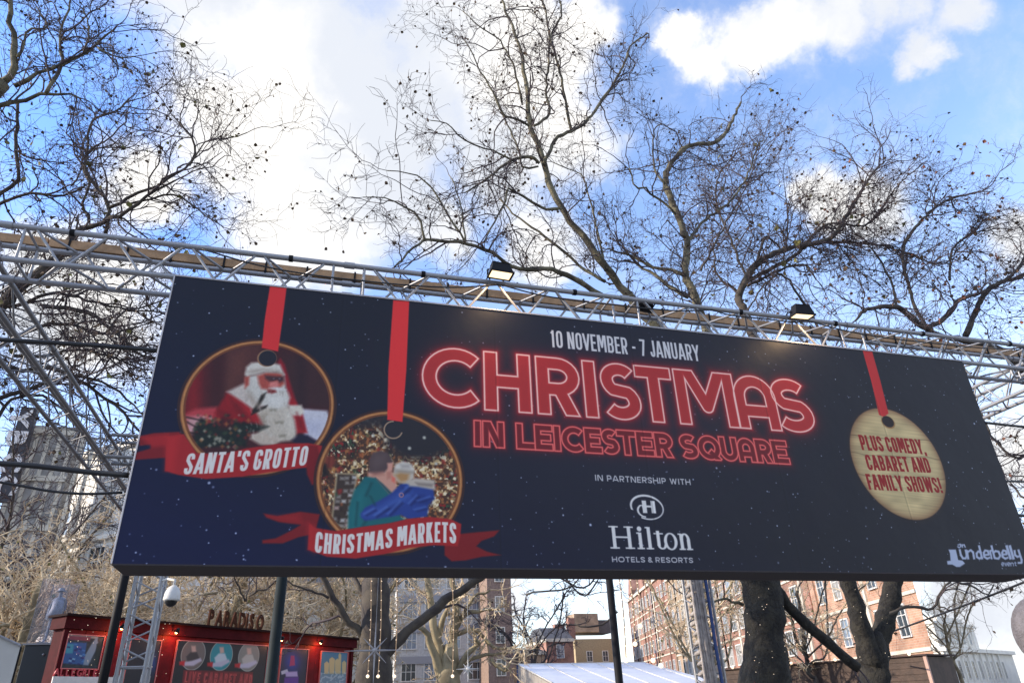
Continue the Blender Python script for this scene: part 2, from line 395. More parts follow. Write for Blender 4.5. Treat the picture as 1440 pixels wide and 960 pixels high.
# stroke alphabet: each glyph (advance width, strokes) in a box 1 unit high; k = stroke half-width.
def arc(cx, cy, rx, ry, a0, a1, n=14, p=2.0):
    r = []
    for i in range(n + 1):
        a = math.radians(a0 + (a1 - a0) * i / n); c, s_ = math.cos(a), math.sin(a)
        r.append((cx + rx * abs(c) ** (2 / p) * (1 if c >= 0 else -1), cy + ry * abs(s_) ** (2 / p) * (1 if s_ >= 0 else -1)))
    return r
def glyph(ch, w, k, p=2.0, neon=False):
    """returns list of (points, straight?, closed?)"""
    a, b, t, o = k, w - k, 1 - k, k; c = w / 2; m = .5; G = []
    S = lambda *q: G.append((list(q), True)); A = lambda q: G.append((q, False))
    if ch == 'A':
        if neon: A([(a, -.1)] + arc(c, t - (c - k), c - k, c - k, 180, 0, 16) + [(b, -.1)]); S((a, .33), (b, .33))
        else: S((a - k * .35, -.02), (c, 1.18 - k)); S((c, 1.18 - k), (b + k * .35, -.02)); S((w * .24, .26), (w * .76, .26))
    elif ch == 'B': A([(a, t)] + arc(c - .02, (t + m) / 2, b - c + .02, (t - m) / 2, 90, -90, 10, p) + [(a, m)]); A([(a, m)] + arc(c, (o + m) / 2, b - c, (m - o) / 2, 90, -90, 10, p) + [(a, o)]); S((a, 0), (a, 1))
    elif ch == 'C':
        if neon: A(arc(c, m, c - k, m - k, 45, 315, 28))
        else: A([(b, .66), (b, .7)] + arc(c, .7, c - k, .3 - k, 0, 180, 12, p) + arc(c, .3, c - k, .3 - k, 180, 360, 12, p) + [(b, .34)])
    elif ch == 'D': A([(a, t)] + arc(c, t - .25, b - c, .25, 90, 0, 8, p) + arc(c, o + .25, b - c, .25, 0, -90, 8, p) + [(a, o)]); S((a, 0), (a, 1))
    elif ch == 'E': S((a, 0), (a, 1)); S((a, t), (w, t)); S((a, m), (w * .9, m)); S((a, o), (w, o))
    elif ch == 'F': S((a, 0), (a, 1)); S((a, t), (w, t)); S((a, .52), (w * .9, .52))
    elif ch == 'G': A([(b, .68), (b, .7)] + arc(c, .7, c - k, .3 - k, 0, 180, 12, p) + arc(c, .3, c - k, .3 - k, 180, 360, 12, p) + [(b, .42)]); S((c, .46), (b, .46))
    elif ch == 'H': S((a, 0), (a, 1)); S((b, 0), (b, 1)); S((a, m), (b, m))
    elif ch == 'I': S((w / 2, 0), (w / 2, 1))
    elif ch == 'J': A([(b, 1), (b, .3)] + arc(c, .25, c - k, .25 - k, 0, -180, 12, p) + [(a, .3)])
    elif ch == 'K': S((a, 0), (a, 1)); S((a, .38), (b, 1.1)); S((w * .42, .55), (b + .02, -.1))
    elif ch == 'L': S((a, 0), (a, 1)); S((a, o), (w, o))
    elif ch == 'M': S((a, 0), (a, 1)); S((b, 0), (b, 1)); A([(a, 1.3), (c, .30 if not neon else .34), (b, 1.3)])
    elif ch == 'N': S((a, 0), (a, 1)); S((b, 0), (b, 1)); S((a, 1.1), (b, -.1))
    elif ch in 'O0': A(arc(c, m + 0, c - k, m - k, 0, 360, 36, p if not neon else 2.0) if (neon or w > .7) else arc(c, .7, c - k, .3 - k, 0, 180, 12, p) + arc(c, .3, c - k, .3 - k, 180, 360, 12, p) + [(b, .7)])
    elif ch == 'P': A([(a, t)] + arc(c, (t + .42) / 2, b - c, (t - .42) / 2, 90, -90, 12, p) + [(a, .42)]); S((a, 0), (a, 1))
    elif ch == 'Q': A(arc(c, m, c - k, m - k, 0, 360, 36)); S((c, .36), (b + .02, -.04))
    elif ch == 'R': A([(a, t)] + arc(c, (t + .44) / 2, b - c, (t - .44) / 2, 90, -90, 12, p) + [(a, .44)]); S((a, 0), (a, 1)); S((c, .46), (b + k * .1, -.12))
    elif ch == 'S':
        if neon: A(arc(c, .71, c - k - .02, .29 - k, 35, 180, 14) + arc(c, .71, c - k - .02, .23, 180, 235, 4) + [(c, .5)] + arc(c, .29, c - k, .23, 55, 0, 4) + arc(c, .29, c - k, .29 - k, 0, -145, 14))
        else: A([(b, .70), (b, .74)] + arc(c, .74, c - k, .26 - k, 0, 180, 10, p) + [(a, .66), (c, .5), (b, .34)] + arc(c, .26, c - k, .26 - k, 0, -180, 10, p) + [(a, .30)])
    elif ch == 'T': S((w / 2, 0), (w / 2, 1)); S((0, t), (w, t))
    elif ch == 'U': A([(a, 1), (a, .3)] + arc(c, c if neon else .3, c - k, (c if neon else .3) - k, 180, 360, 14, p) + [(b, .3 if not neon else c), (b, 1)])
    elif ch == 'V': A([(a - .07, 1.2), (c, k * .4), (b + .07, 1.2)])
    elif ch == 'W': A([(a - .04, 1.2), (w * .28, k * .4), (c, .9), (w * .72, k * .4), (b + .04, 1.2)])
    elif ch == 'Y': S((a - .05, 1.06), (c, .42)); S((b + .05, 1.06), (c, .42)); S((c, 0), (c, .45))
    elif ch == '1': S((c, 0), (c, 1)); S((c, t - .02), (0, .80))
    elif ch == '7': S((0, t), (w, t)); S((b, t), (w * .35, -.1))
    elif ch == '-': S((0, .45), (w, .45))
    elif ch == "'": S((c, .72), (c, 1))
    elif ch == '!': S((c, .27), (c, 1)); S((c, 0), (c, .17))
    elif ch == ',': S((c, .15), (c, -.10))
    elif ch == '&': A(arc(w * .45, .74, w * .26, .26 - k, -60, 260, 16) + [(w, 0)]); A(arc(w * .42, .28, w * .42 - k, .28 - k, 95, 330, 14))
    return G
def glyph_sd(ch, w, k, x, y, p=2.0, neon=False, clip=(0, 1)):
    sd = np.full(x.shape, 9., np.float32)
    for pts, straight in glyph(ch, w, k, p, neon):
        part = np.full(x.shape, 9., np.float32); n = len(pts); cuts = []
        arcl = [0.]
        for i in range(n - 1): arcl.append(arcl[-1] + math.dist(pts[i], pts[i + 1]))
        if not straight and math.dist(pts[0], pts[-1]) > 1e-3:
            qs = [p for p in pts if math.dist(p, pts[0]) > 1e-4][0]; qe = [p for p in pts if math.dist(p, pts[-1]) > 1e-4][-1]
            for (e, q) in ((pts[0], qs), (pts[-1], qe)):
                L = math.dist(e, q); cuts.append((x - e[0]) * (e[0] - q[0]) / L + (y - e[1]) * (e[1] - q[1]) / L)
        for i in range(n - 1):
            (x0, y0), (x1, y1) = pts[i], pts[i + 1]; ex, ey = x1 - x0, y1 - y0; L = math.hypot(ex, ey)
            if L < 1e-6: continue
            ux, uy = ex / L, ey / L; lx = (x - x0) * ux + (y - y0) * uy; ly = -(x - x0) * uy + (y - y0) * ux
            if straight:
                dx = np.abs(lx - L / 2) - L / 2; dy = np.abs(ly) - k
                d = np.hypot(np.maximum(dx, 0), np.maximum(dy, 0)) + np.minimum(np.maximum(dx, dy), 0)
            else:
                t = np.clip(lx, 0, L); d = np.hypot(lx - t, ly) - k
                if cuts and arcl[i] < 1.6 * k: d = np.maximum(d, cuts[0])
                if cuts and arcl[-1] - arcl[i + 1] < 1.6 * k: d = np.maximum(d, cuts[1])
            part = np.minimum(part, d)
        sd = np.minimum(sd, part)
    lo, hi = clip
    if ch == ',': lo = -.12
    return np.maximum(sd, np.maximum(y - hi, lo - y))
def layout(text, widths, gap, space):
    x = 0; out = []
    for ch in text:
        if ch == ' ': x += space; continue
        wd = widths.get(ch, widths['*']); out.append((ch, x, wd)); x += wd + gap
    return out, x - gap
CW = {'*': .40, 'I': .17, 'M': .56, 'W': .60, 'N': .43, '1': .22, '-': .22, "'": .14, '!': .17, ',': .14, 'E': .34, 'L': .33, 'F': .33, 'Y': .42, 'A': .44, '7': .36, 'T': .36, 'J': .32}
WW = {'*': .72, 'I': .2, 'M': .95, 'W': 1.1, 'O': .9, 'E': .58, 'L': .52, 'N': .78, 'H': .76, 'S': .62, 'T': .62, 'P': .64, 'R': .68, 'A': .86, '&': .66}
def text(cv, s, p0, p1, ptop, col, widths=CW, k=.085, gap=.07, space=.22, p=2.6, basefn=None, skew=0., soft=None):
    """text from baseline start p0 to baseline end p1, cap height through ptop (survey points on the print)"""
    x0, y0 = cv.loc(*p0); x1, y1 = cv.loc(*p1); xt, yt = cv.loc(*ptop); H = yt - y0
    gl, tot = layout(s, widths, gap, space); sx = math.hypot(x1 - x0, y1 - y0) / tot
    soft = soft or .0035
    ca, sa = (x1 - x0) / math.hypot(x1 - x0, y1 - y0), (y1 - y0) / math.hypot(x1 - x0, y1 - y0)
    rat = H / sx
    for ch, gx, gw in gl:
        X0 = x0 + gx * sx * ca; X1 = x0 + (gx + gw) * sx * ca
        if basefn: lo = min(basefn(X0)[0], basefn(X1)[0]); hi = max(sum(basefn(X0)), sum(basefn(X1)))
        else: lo = y0 + min(gx * sx * sa, (gx + gw) * sx * sa); hi = lo + H + abs(gw * sx * sa)
        mg = .02 + abs(skew) * H
        sl = cv.win(min(X0, X1) - mg, lo - .2 * H, max(X0, X1) + mg, hi + .04)
        x = cv.mx[sl]; y = cv.my[sl]
        if x.size == 0: continue
        if basefn: b, h = basefn(x); yy = (y - b) / h; xx = x - skew * (y - b); X = (xx - x0) / sx - gx; Y = yy * rat; 
        else: yy = (y - y0) - (x - x0) * sa / ca; xx = x - skew * yy; X = (xx - x0) / (sx * ca) - gx; Y = yy / sx
        # metric space with uniform stroke: rescale glyph so that its height is rat
        g = glyph_sd_scaled(ch, gw, k, X, Y, rat, p)
        cv.blend(sl, np.clip(.5 - g * sx / (2 * soft) , 0, 1), col)
def glyph_sd_scaled(ch, w, k, X, Y, H, p):
    # glyph of width w (units) and height H (units): normalise by H
    return glyph_sd(ch, w / H, k, X / H, Y / H, p) * H

# ================================================================== ground
GROUND = mat('paving', (.16, .155, .15), .85, var=.35, vscale=1.2, bump=.3, bscale=20)
g = pyd('ground', [(-600, -600, 0), (600, -600, 0), (600, 900, 0), (-600, 900, 0)], [(0, 1, 2, 3)], GROUND); g['kind'] = 'structure'

# ================================================================== banner
BX0, BX1, BZ0, BZ1, BY = -1.378, 7.645, 2.655, 5.198, 6.0
cv = Canvas((BX0, BY, BZ0), (BX1 - BX0, 0, 0), (0, 0, BZ1 - BZ0), 2560, 722, (30, 32, 47))
# printed night ground: navy bottom-left, sky reflection painted in as grey elsewhere
f_ = np.clip(1.15 - cv.U * 1.6 - cv.V * 1.0, 0, 1)[..., None] ** 1.3
cv.c[:] = np.array([22, 24, 36]) / 255. * (1 - f_) + np.array([10, 15, 56]) / 255. * f_
f2 = np.exp(-(((cv.U - .47) / .22) ** 2 + ((cv.V - .6) / .45) ** 2))[..., None]  # paler middle: more of the sheen put into the print colour
cv.c += (np.array([44, 43, 64]) / 255. - cv.c) * f2 * .45
rs = np.random.default_rng(3)
for i in range(760):      # printed snow
    u = rs.random() * cv.lu; v = (rs.random() ** 1.25) * cv.lv; r = rs.uniform(.004, .0085) * (1.6 if rs.random() < .06 else 1)
    sl = cv.win(u - .03, v - .03, u + .03, v + .03); d = np.hypot(cv.mx[sl] - u, cv.my[sl] - v)
    cv.blend(sl, np.clip(1.3 - d / r, 0, 1) * rs.uniform(.2, 1.0), (205, 214, 235))

def neon_line(items, k, fill, line, glow, lw, gw, fa=.95):
    """items: (char, x0, x1, ybase, ytop) in metres on the print"""
    X0 = min(i[1] for i in items) - .25; X1 = max(i[2] for i in items) + .25
    Y0 = min(i[3] for i in items) - .25; Y1 = max(i[4] for i in items) + .25
    sl = cv.win(X0, Y0, X1, Y1); x = cv.mx[sl]; y = cv.my[sl]
    tot = np.full(x.shape, 9., np.float32); edge = np.full(x.shape, 9., np.float32)
    for ch, a, b, yb, yt in items:
        H = yt - yb; sub = (x > a - .25) & (x < b + .25)
        cols = np.where(sub.any(0))[0]; c0, c1 = cols[0], cols[-1] + 1
        xx = x[:, c0:c1]; yy = y[:, c0:c1]
        sd = glyph_sd(ch, (b - a) / H, k, (xx - a) / H, (yy - yb) / H, 2.0, True) * H
        tot[:, c0:c1] = np.minimum(tot[:, c0:c1], sd); edge[:, c0:c1] = np.minimum(edge[:, c0:c1], np.abs(sd))
    gl = np.exp(-np.maximum(tot, 0) / gw) * (tot > 0)
    cv.blend(sl, gl * .7, glow)
    cv.blend(sl, np.clip(.5 - tot / .006, 0, 1) * fa, fill)
    cv.blend(sl, np.exp(-(edge / (gw * .4)) ** 2) * .45, (225, 60, 62))
    cv.blend(sl, np.clip(1.25 - edge / lw, 0, 1), line)
def span(c, xa, xb, yb0, yt0, yb1=None, yt1=None):
    xm = (xa + xb) / 2
    a = cv.loc(xa, (yb0 + yt0) / 2)[0]; b = cv.loc(xb, (yb0 + yt0) / 2)[0]
    return (c, a, b, cv.loc(xm, yb0)[1], cv.loc(xm, yt0)[1])
chm = [('C', 594, 687, 572, 491), ('H', 681, 746, 577, 497), ('R', 755, 815, 583, 503), ('I', 819, 841, 585, 510), ('S', 845, 899, 592, 511),
       ('T', 896, 946, 592, 516), ('M', 952, 1034, 599, 523), ('A', 1034, 1091, 602, 529), ('S', 1087, 1140, 607, 533)]
its = [span(*c) for c in chm]
ybm = np.polyfit([i[1] for i in its], [i[3] for i in its], 0)[0]; ytm = np.polyfit([i[1] for i in its], [i[4] for i in its], 0)[0]
its = [(i[0], i[1], i[2], ybm, ytm) for i in its]
neon_line(its, .105, (186, 46, 46), (255, 206, 190), (206, 24, 34), .0105, .050)
l2 = [('I', 666, 677), ('N', 679, 709), ('L', 726, 752), ('E', 752, 777), ('I', 778, 789), ('C', 790, 825), ('E', 822, 846), ('S', 846, 870), ('T', 868, 895),
      ('E', 895, 919), ('R', 921, 946), ('S', 956, 981), ('Q', 982, 1013), ('U', 1013, 1037), ('A', 1038, 1062), ('R', 1063, 1085), ('E', 1086, 1108)]
yb = (cv.loc(667, 627.5)[1] + cv.loc(1108, 652)[1]) / 2; yt = (cv.loc(667, 591)[1] + cv.loc(1105, 619.5)[1]) / 2
its = []
for c, a, b in l2:
    pym = 609 + (b - 667) * (636 - 609) / 441
    its.append((c, cv.loc(a, pym)[0], cv.loc(b, pym)[0], yb, yt))
neon_line(its, .125, (122, 26, 34), (246, 112, 104), (150, 18, 28), .0085, .030, .9)

WHT = (214, 210, 208)
text(cv, '10 NOVEMBER - 7 JANUARY', (776, 488), (985, 508), (775.5, 464), WHT, k=.062, gap=.075)
text(cv, 'IN PARTNERSHIP WITH', (837, 675.4), (971.5, 681.6), (836.7, 667), WHT, widths=WW, k=.085, gap=.16, space=.42)
text(cv, 'HOTELS & RESORTS', (861, 789.7), (975, 791), (860.8, 782), WHT, widths=WW, k=.095, gap=.17, space=.30)

# hotel wordmark in serif letters
HL = (224, 220, 214)
hx0, hy0 = cv.loc(858.5, 770.7); hx1, _ = cv.loc(974.8, 771.5); _, hyt = cv.loc(856, 738.8); _, hxt = cv.loc(915, 748.5)
HH = hyt - hy0; XH = hxt - hy0; sxx = (hx1 - hx0)
def mrect(x0, y0, x1, y1, col=HL, soft=.004):
    sl = cv.win(x0 - .02, y0 - .02, x1 + .02, y1 + .02); x = cv.mx[sl]; y = cv.my[sl]
    d = np.maximum(np.abs(x - (x0 + x1) / 2) - (x1 - x0) / 2, np.abs(y - (y0 + y1) / 2) - (y1 - y0) / 2)
    cv.blend(sl, np.clip(.5 - d / (2 * soft), 0, 1), col)
def mell(cx, cy, rx, ry, irx, iry, col=HL, keep=None, soft=.004, idx=0., idy=0., rot=0.):
    sl = cv.win(cx - rx * 1.3, cy - rx * 1.3 - ry, cx + rx * 1.3, cy + rx * 1.3 + ry); x = cv.mx[sl] - cx; y = cv.my[sl] - cy
    c_, s_ = math.cos(rot), math.sin(rot); x, y = x * c_ + y * s_, -x * s_ + y * c_
    do = (np.hypot(x / rx, y / ry) - 1) * min(rx, ry); d = do
    if irx: d = np.maximum(do, -(np.hypot((x - idx) / irx, (y - idy) / iry) - 1) * min(irx, iry))
    if keep is not None: d = np.where(keep(x, y), d, 9)
    cv.blend(sl, np.clip(.5 - d / (2 * soft), 0, 1), col)
st = .042 * sxx; th = .016 * sxx
def X_(f): return hx0 + f * sxx
for a in (.035, .215): mrect(X_(a), hy0, X_(a) + st, hy0 + HH)
for a in (0, .18):
    for q in (hy0, hy0 + HH - th): mrect(X_(a), q, X_(a) + st + .07 * sxx, q + th)
mrect(X_(.06), hy0 + HH * .47, X_(.24), hy0 + HH * .47 + th * 1.2)
mrect(X_(.345), hy0, X_(.345) + st, hy0 + XH); mrect(X_(.325), hy0 + XH - th, X_(.36), hy0 + XH); mrect(X_(.32), hy0, X_(.41), hy0 + th)
mell(X_(.366), hy0 + HH * .90, .028 * sxx, .028 * sxx, 0, 0)
mrect(X_(.455), hy0, X_(.455) + st, hy0 + HH * 1.0); mrect(X_(.435), hy0 + HH - th, X_(.47), hy0 + HH); mrect(X_(.43), hy0, X_(.52), hy0 + th)
mrect(X_(.565), hy0 + .04 * sxx, X_(.565) + st, hy0 + HH * .84); mrect(X_(.535), hy0 + XH - th, X_(.65), hy0 + XH)
mell(X_(.625), hy0 + .055 * sxx, .06 * sxx, .055 * sxx, .026 * sxx, .036 * sxx, keep=lambda x, y: y < 0)
mell(X_(.735), hy0 + XH / 2, .083 * sxx, XH * .53, .045 * sxx, XH * .43)
for a in (.85, .935): mrect(X_(a), hy0, X_(a) + st, hy0 + XH * (.98 if a < .9 else .62))
mell(X_(.915), hy0 + XH * .60, .062 * sxx, XH * .42, .024 * sxx, XH * .30, keep=lambda x, y: y > 0)
mrect(X_(.83), hy0 + XH - th, X_(.87), hy0 + XH); mrect(X_(.83), hy0, X_(.91), hy0 + th); mrect(X_(.92), hy0, X_(1.0), hy0 + th)
# oval emblem with an H
ex, ey = cv.loc(909.8, 712.6); erx = (cv.loc(933.5, 714)[0] - cv.loc(886, 711)[0]) / 2; ery = (cv.loc(906, 695)[1] - cv.loc(912, 730.5)[1]) / 2
mell(ex, ey, erx, ery, erx * .90, ery * .86, idx=erx * .02, idy=-ery * .03, rot=-.10, keep=lambda x, y: ~((x < -erx * .35) & (y < -ery * .38)))
mell(ex - erx * .12, ey - ery * .28, erx * .50, ery * .55, erx * .38, ery * .44, keep=lambda x, y: (x < 0) & (y < ery * .45))
hw_ = erx * .40
for sgn in (-1, 1): mrect(ex + .02 + sgn * erx * .26 - erx * .13, ey - ery * .47, ex + .02 + sgn * erx * .26 + erx * .13, ey + ery * .52)
mrect(ex - erx * .3, ey - ery * .02, ex + erx * .35, ey + ery * .14)

# ---- left roundel: seated white-bearded man in a red coat
def circ(pl, pr, pt, pb):
    l = cv.loc(*pl); r = cv.loc(*pr); t = cv.loc(*pt); b = cv.loc(*pb)
    return (l[0] + r[0]) / 2, (t[1] + b[1]) / 2, (r[0] - l[0]) / 2, (t[1] - b[1]) / 2
def disc_mask(c, s=1.0, soft=.005):
    d = (np.hypot((cv.mx - c[0]) / (c[2] * s), (cv.my - c[1]) / (c[3] * s)) - 1) * c[2] * s
    return np.clip(.5 - d / (2 * soft), 0, 1), d
def ring(c, s0, s1, cols):
    _, d = disc_mask(c); R_ = c[2]
    tt = 1 + d / R_
    bark = vnoise(np.arctan2(cv.my - c[1], cv.mx - c[0]) * 30 + 64, tt * 160, 5)
    for (a, b, colr) in cols:
        m = np.clip(.5 + (tt - a) / .008, 0, 1) * np.clip(.5 - (tt - b) / .008, 0, 1)
        cv.blend((slice(None), slice(None)), m * (.75 + .25 * bark), colr)
RINGC = [(.985, 1.03, (60, 34, 30)), (.945, .995, (150, 92, 48)), (.955, .982, (196, 132, 78)), (.925, .950, (120, 68, 38))]
full = (slice(None), slice(None))
rb = [(379.5, 402.5), (403, 405), (398, 445), (393, 480), (391, 494), (368, 489), (372, 450)]
cA = circ((252.7, 567), (470.7, 571), (357, 477), (367, 669))
mA, dA = disc_mask(cA, .95)
nz = vnoise(cv.X / 9, cv.Y / 9, 1) * .5 + vnoise(cv.X / 3, cv.Y / 3, 2) * .5
cv.blend(full, np.exp(-np.maximum(dA, 0) / .03) * (dA > 0) * .5, (16, 14, 20))
cv.blend(full, mA, (66, 26, 28))
O = (240, 470); SC = 5.646
def pA(pts, col, soft=.006, a=1.): cv.poly(pts, col, soft * 1.6 + .004, O, SC, mA, a)
pA([(60, 330), (250, 200), (240, 700), (60, 700)], (120, 20, 26), .06)
pA([(150, 330), (215, 300), (215, 640), (150, 600)], (140, 24, 28), .03)
pA([(440, 110), (720, 60), (720, 330), (560, 420), (420, 480)], (84, 44, 40), .02)
pA([(480, 160), (600, 120), (590, 300), (470, 420)], (98, 52, 44), .03)
pA([(900, 150), (1270, 250), (1290, 600), (960, 560)], (62, 34, 36), .03)
pA([(1020, 130), (1060, 150), (1060, 570), (1020, 560)], (46, 26, 32), .03)
pA([(90, 640), (200, 590), (360, 575), (430, 640), (420, 760), (230, 780), (110, 760)], (188, 62, 66), .01)
pA([(130, 660), (240, 650), (330, 690), (250, 780), (120, 790)], (206, 150, 148), .015)
pA([(1040, 590), (1240, 605), (1290, 700), (1200, 860), (1060, 800), (1030, 680)], (206, 202, 208), .008)
pA([(1080, 700), (1200, 690), (1180, 800), (1100, 790)], (188, 186, 200), .03)
pA([(870, 190), (905, 240), (960, 420), (1000, 540), (930, 560), (900, 330), (850, 220)], (146, 24, 34), .006)
pA([(350, 620), (410, 520), (450, 470), (520, 480), (620, 580), (720, 660), (740, 760), (600, 800), (380, 790)], (146, 20, 26), .008)
pA([(450, 470), (600, 520), (740, 680), (720, 730), (600, 640), (480, 560)], (168, 28, 32), .02)
pA([(930, 470), (1000, 540), (1050, 640), (1085, 780), (1000, 790), (950, 600)], (164, 26, 32), .006)
pA([(445, 455), (580, 390), (720, 430), (760, 560), (660, 600), (560, 530)], (206, 190, 176), .008)
pA([(680, 620), (760, 560), (930, 560), (985, 680), (1005, 840), (880, 850), (830, 870), (720, 870), (690, 760), (740, 720)], (200, 186, 166), .008)
pA([(640, 790), (720, 770), (860, 830), (820, 880), (700, 870), (630, 830)], (196, 178, 158), .008)
pA([(590, 430), (600, 300), (640, 330), (760, 300), (900, 320), (915, 420), (950, 500), (930, 570), (840, 600), (720, 560), (640, 500)], (210, 202, 188), .008)
pA([(690, 330), (760, 300), (880, 310), (905, 390), (860, 430), (790, 440), (720, 430), (700, 390)], (178, 78, 64), .008)
pA([(585, 340), (625, 330), (620, 400), (590, 430)], (176, 76, 62), .006)
pA([(600, 260), (640, 225), (760, 215), (870, 240), (905, 320), (840, 300), (740, 300), (650, 325), (590, 320)], (216, 206, 190), .007)
pA([(750, 325), (900, 335), (900, 370), (860, 385), (840, 365), (790, 380), (750, 350)], (80, 46, 48), .006)
pA([(790, 380), (850, 370), (860, 410), (820, 430), (780, 410)], (222, 130, 120), .006)
pA([(770, 440), (835, 435), (840, 458), (800, 470), (770, 462)], (130, 46, 44), .005)
pA([(780, 425), (850, 418), (915, 440), (850, 445)], (226, 222, 214), .006)
pA([(940, 560), (1040, 560), (1060, 620), (1030, 650), (960, 640), (935, 600)], (218, 206, 186), .006)
for c_, r_ in (((815, 600), 28), ((865, 700), 36), ((890, 805), 30)): pA([(c_[0] - r_, c_[1] - 6), (c_[0] + r_, c_[1] - 12), (c_[0] + r_ * .6, c_[1] + 8), (c_[0] - r_ * .9, c_[1] + 8)], (120, 112, 92), .006, .7)
pA([(650, 600), (690, 540), (720, 480), (760, 460), (745, 500), (690, 590), (770, 560), (755, 585), (640, 640)], (40, 34, 28), .004)
pA([(180, 760), (240, 660), (340, 700), (420, 660), (560, 700), (640, 700), (780, 730), (700, 770), (610, 790), (600, 880), (200, 900)], (30, 36, 30), .008)
pA([(1020, 790), (1090, 800), (1170, 860), (1000, 880), (960, 840)], (32, 26, 48), .008)
pA([(600, 300), (640, 280), (740, 268), (860, 285), (900, 312), (850, 300), (740, 290), (650, 312)], (168, 150, 134), .008, .7)
pA([(600, 430), (640, 470), (700, 540), (720, 600), (660, 560), (610, 500)], (168, 150, 132), .014, .7)
pA([(760, 480), (840, 490), (900, 460), (920, 520), (850, 575), (780, 550)], (226, 220, 208), .014, .7)
pA([(700, 640), (760, 620), (770, 700), (720, 740)], (150, 132, 112), .014, .6); pA([(900, 600), (960, 620), (985, 760), (940, 800)], (226, 216, 198), .02, .6)
pA([(470, 500), (560, 560), (640, 700), (600, 690), (500, 600)], (110, 14, 20), .014, .7); pA([(390, 600), (470, 640), (480, 740), (400, 740)], (104, 14, 22), .02, .7)
pA([(1000, 620), (1040, 680), (1060, 760), (1020, 740)], (120, 16, 24), .01, .7)
for qx, qy in ((820, 352), (866, 352)): pA([(qx - 14, qy - 6), (qx + 14, qy - 6), (qx + 12, qy + 10), (qx - 12, qy + 10)], (52, 34, 40), .004, .8); pA([(qx - 6, qy - 3), (qx + 4, qy - 3), (qx + 2, qy + 2), (qx - 6, qy + 2)], (190, 170, 170), .003, .7)
for i in range(60):
    qx = rs.uniform(600, 940); qy = rs.uniform(440, 850); a_ = rs.uniform(12, 34)
    pA([(qx, qy), (qx + 5, qy + 2), (qx + rs.uniform(-8, 14), qy + a_)], [(228, 222, 208), (158, 142, 124)][rs.integers(2)], .004, .5)
for i in range(90):
    qx = rs.uniform(190, 620); qy = rs.uniform(640, 900); r_ = rs.uniform(5, 16); cc = [(206, 196, 170), (150, 36, 34), (58, 74, 46), (178, 110, 60), (20, 24, 20)][rs.integers(5)]
    pA([(qx - r_, qy), (qx, qy - r_), (qx + r_, qy), (qx, qy + r_)], cc, .005, .8)
for (a, b) in (((120, 650), (260, 690)), ((130, 690), (240, 760)), ((130, 770), (260, 800))): pA([a, (b[0], b[1] - 8), b, (a[0], a[1] + 10)], (36, 22, 22), .004)
nz2 = vnoise(cv.X / 1.6, cv.Y / 1.9, 4) * .5 + nz * .5
cv.c[:] = cv.c * (1 - (mA[..., None] * .14 * (nz2[..., None] - .42)))
ring(cA, 0, 0, RINGC)
cv.poly(rb, (224, 48, 48), .005)
hA = cv.loc(375.5, 503.5); hr = (cv.loc(388, 503)[0] - cv.loc(363, 503)[0]) / 2
mell(hA[0], hA[1], hr * 1.12, hr * 1.12, 0, 0, (150, 110, 80)); mell(hA[0] + hr * .08, hA[1], hr, hr, 0, 0, (34, 32, 40))
RD, RD2, RD3 = (168, 32, 34), (128, 20, 26), (196, 38, 40)
O2 = (180, 380)
def pR(pts, col, soft=.006, a=1.): cv.poly(pts, col, soft, O2, 3.0, None, a)
pR([(45, 700), (110, 685), (215, 680), (235, 700), (160, 850), (160, 790), (20, 800), (25, 770), (95, 750), (95, 735), (48, 740)], RD2, .008)
pR([(48, 700), (170, 690), (165, 740), (100, 745)], RD3, .02, .6)
pR([(162, 700), (235, 690), (290, 770), (400, 775), (500, 750), (640, 730), (760, 728), (820, 740), (800, 830), (745, 832), (600, 850), (480, 870), (330, 880), (210, 862), (155, 845)], RD, .007)
pR([(760, 735), (800, 740), (812, 800), (805, 900), (775, 905), (755, 860), (752, 830)], RD2, .01)
pR([(162, 700), (215, 695), (190, 850), (155, 845)], RD3, .03, .6)

# ---- market roundel
cB = circ((443.7, 677), (651, 680), (545, 577), (560, 778)); mB, dB = disc_mask(cB, .95)
cv.blend(full, np.exp(-np.maximum(dB, 0) / .03) * (dB > 0) * .6, (16, 14, 20))
n1 = vnoise(cv.X / 3.4, cv.Y / 4.2, 8) * .7 + vnoise(cv.X / 1.6, cv.Y / 1.8, 18) * .3; n2 = vnoise(cv.X / 9, cv.Y / 8, 9); n3 = vnoise(cv.X / 5 + 9, cv.Y / 4.4, 12) * .65 + vnoise(cv.X / 2, cv.Y / 2.2, 19) * .35
bgc = np.zeros_like(cv.c); bgc[:] = np.array([74, 48, 36]) / 255.
def amix(m, colr): bgc[:] = bgc + (np.array(colr) / 255. - bgc) * np.clip(m, 0, 1)[..., None]
amix((n1 - .42) * 4, (158, 98, 56)); amix((n3 - .55) * 5, (206, 172, 116)); amix((n2 - .60) * 5, (44, 28, 26)); amix((n1 * n3 - .36) * 9, (232, 214, 176)); amix(((1 - n3) * n2 - .42) * 7, (140, 38, 34))
amix(((1 - n1) * n2 - .48) * 8, (56, 78, 54))
dark = np.clip(1 - np.hypot((cv.X - 590) / 62, (cv.Y - 612) / 42), 0, 1) * 3 + np.clip((608 - cv.Y) / 14, 0, 1)
amix(dark * .88, (38, 36, 42))
cv.c += (bgc - cv.c) * mB[..., None]
O3 = (430, 580); S3 = 4.8
def pB(pts, col, soft=.005, a=1.): cv.poly(pts, col, soft * 1.4 + .003, O3, S3, mB, a)
for (a, b) in ((800, 168), (985, 410), (455, 155), (880, 345), (700, 240)): mell(*cv.loc(O3[0] + a / S3, O3[1] + b / S3), .014, .014, 0, 0, (200, 198, 180), soft=.01)
pB([(205, 405), (350, 410), (330, 560), (280, 780), (170, 740)], (168, 150, 116), .005)
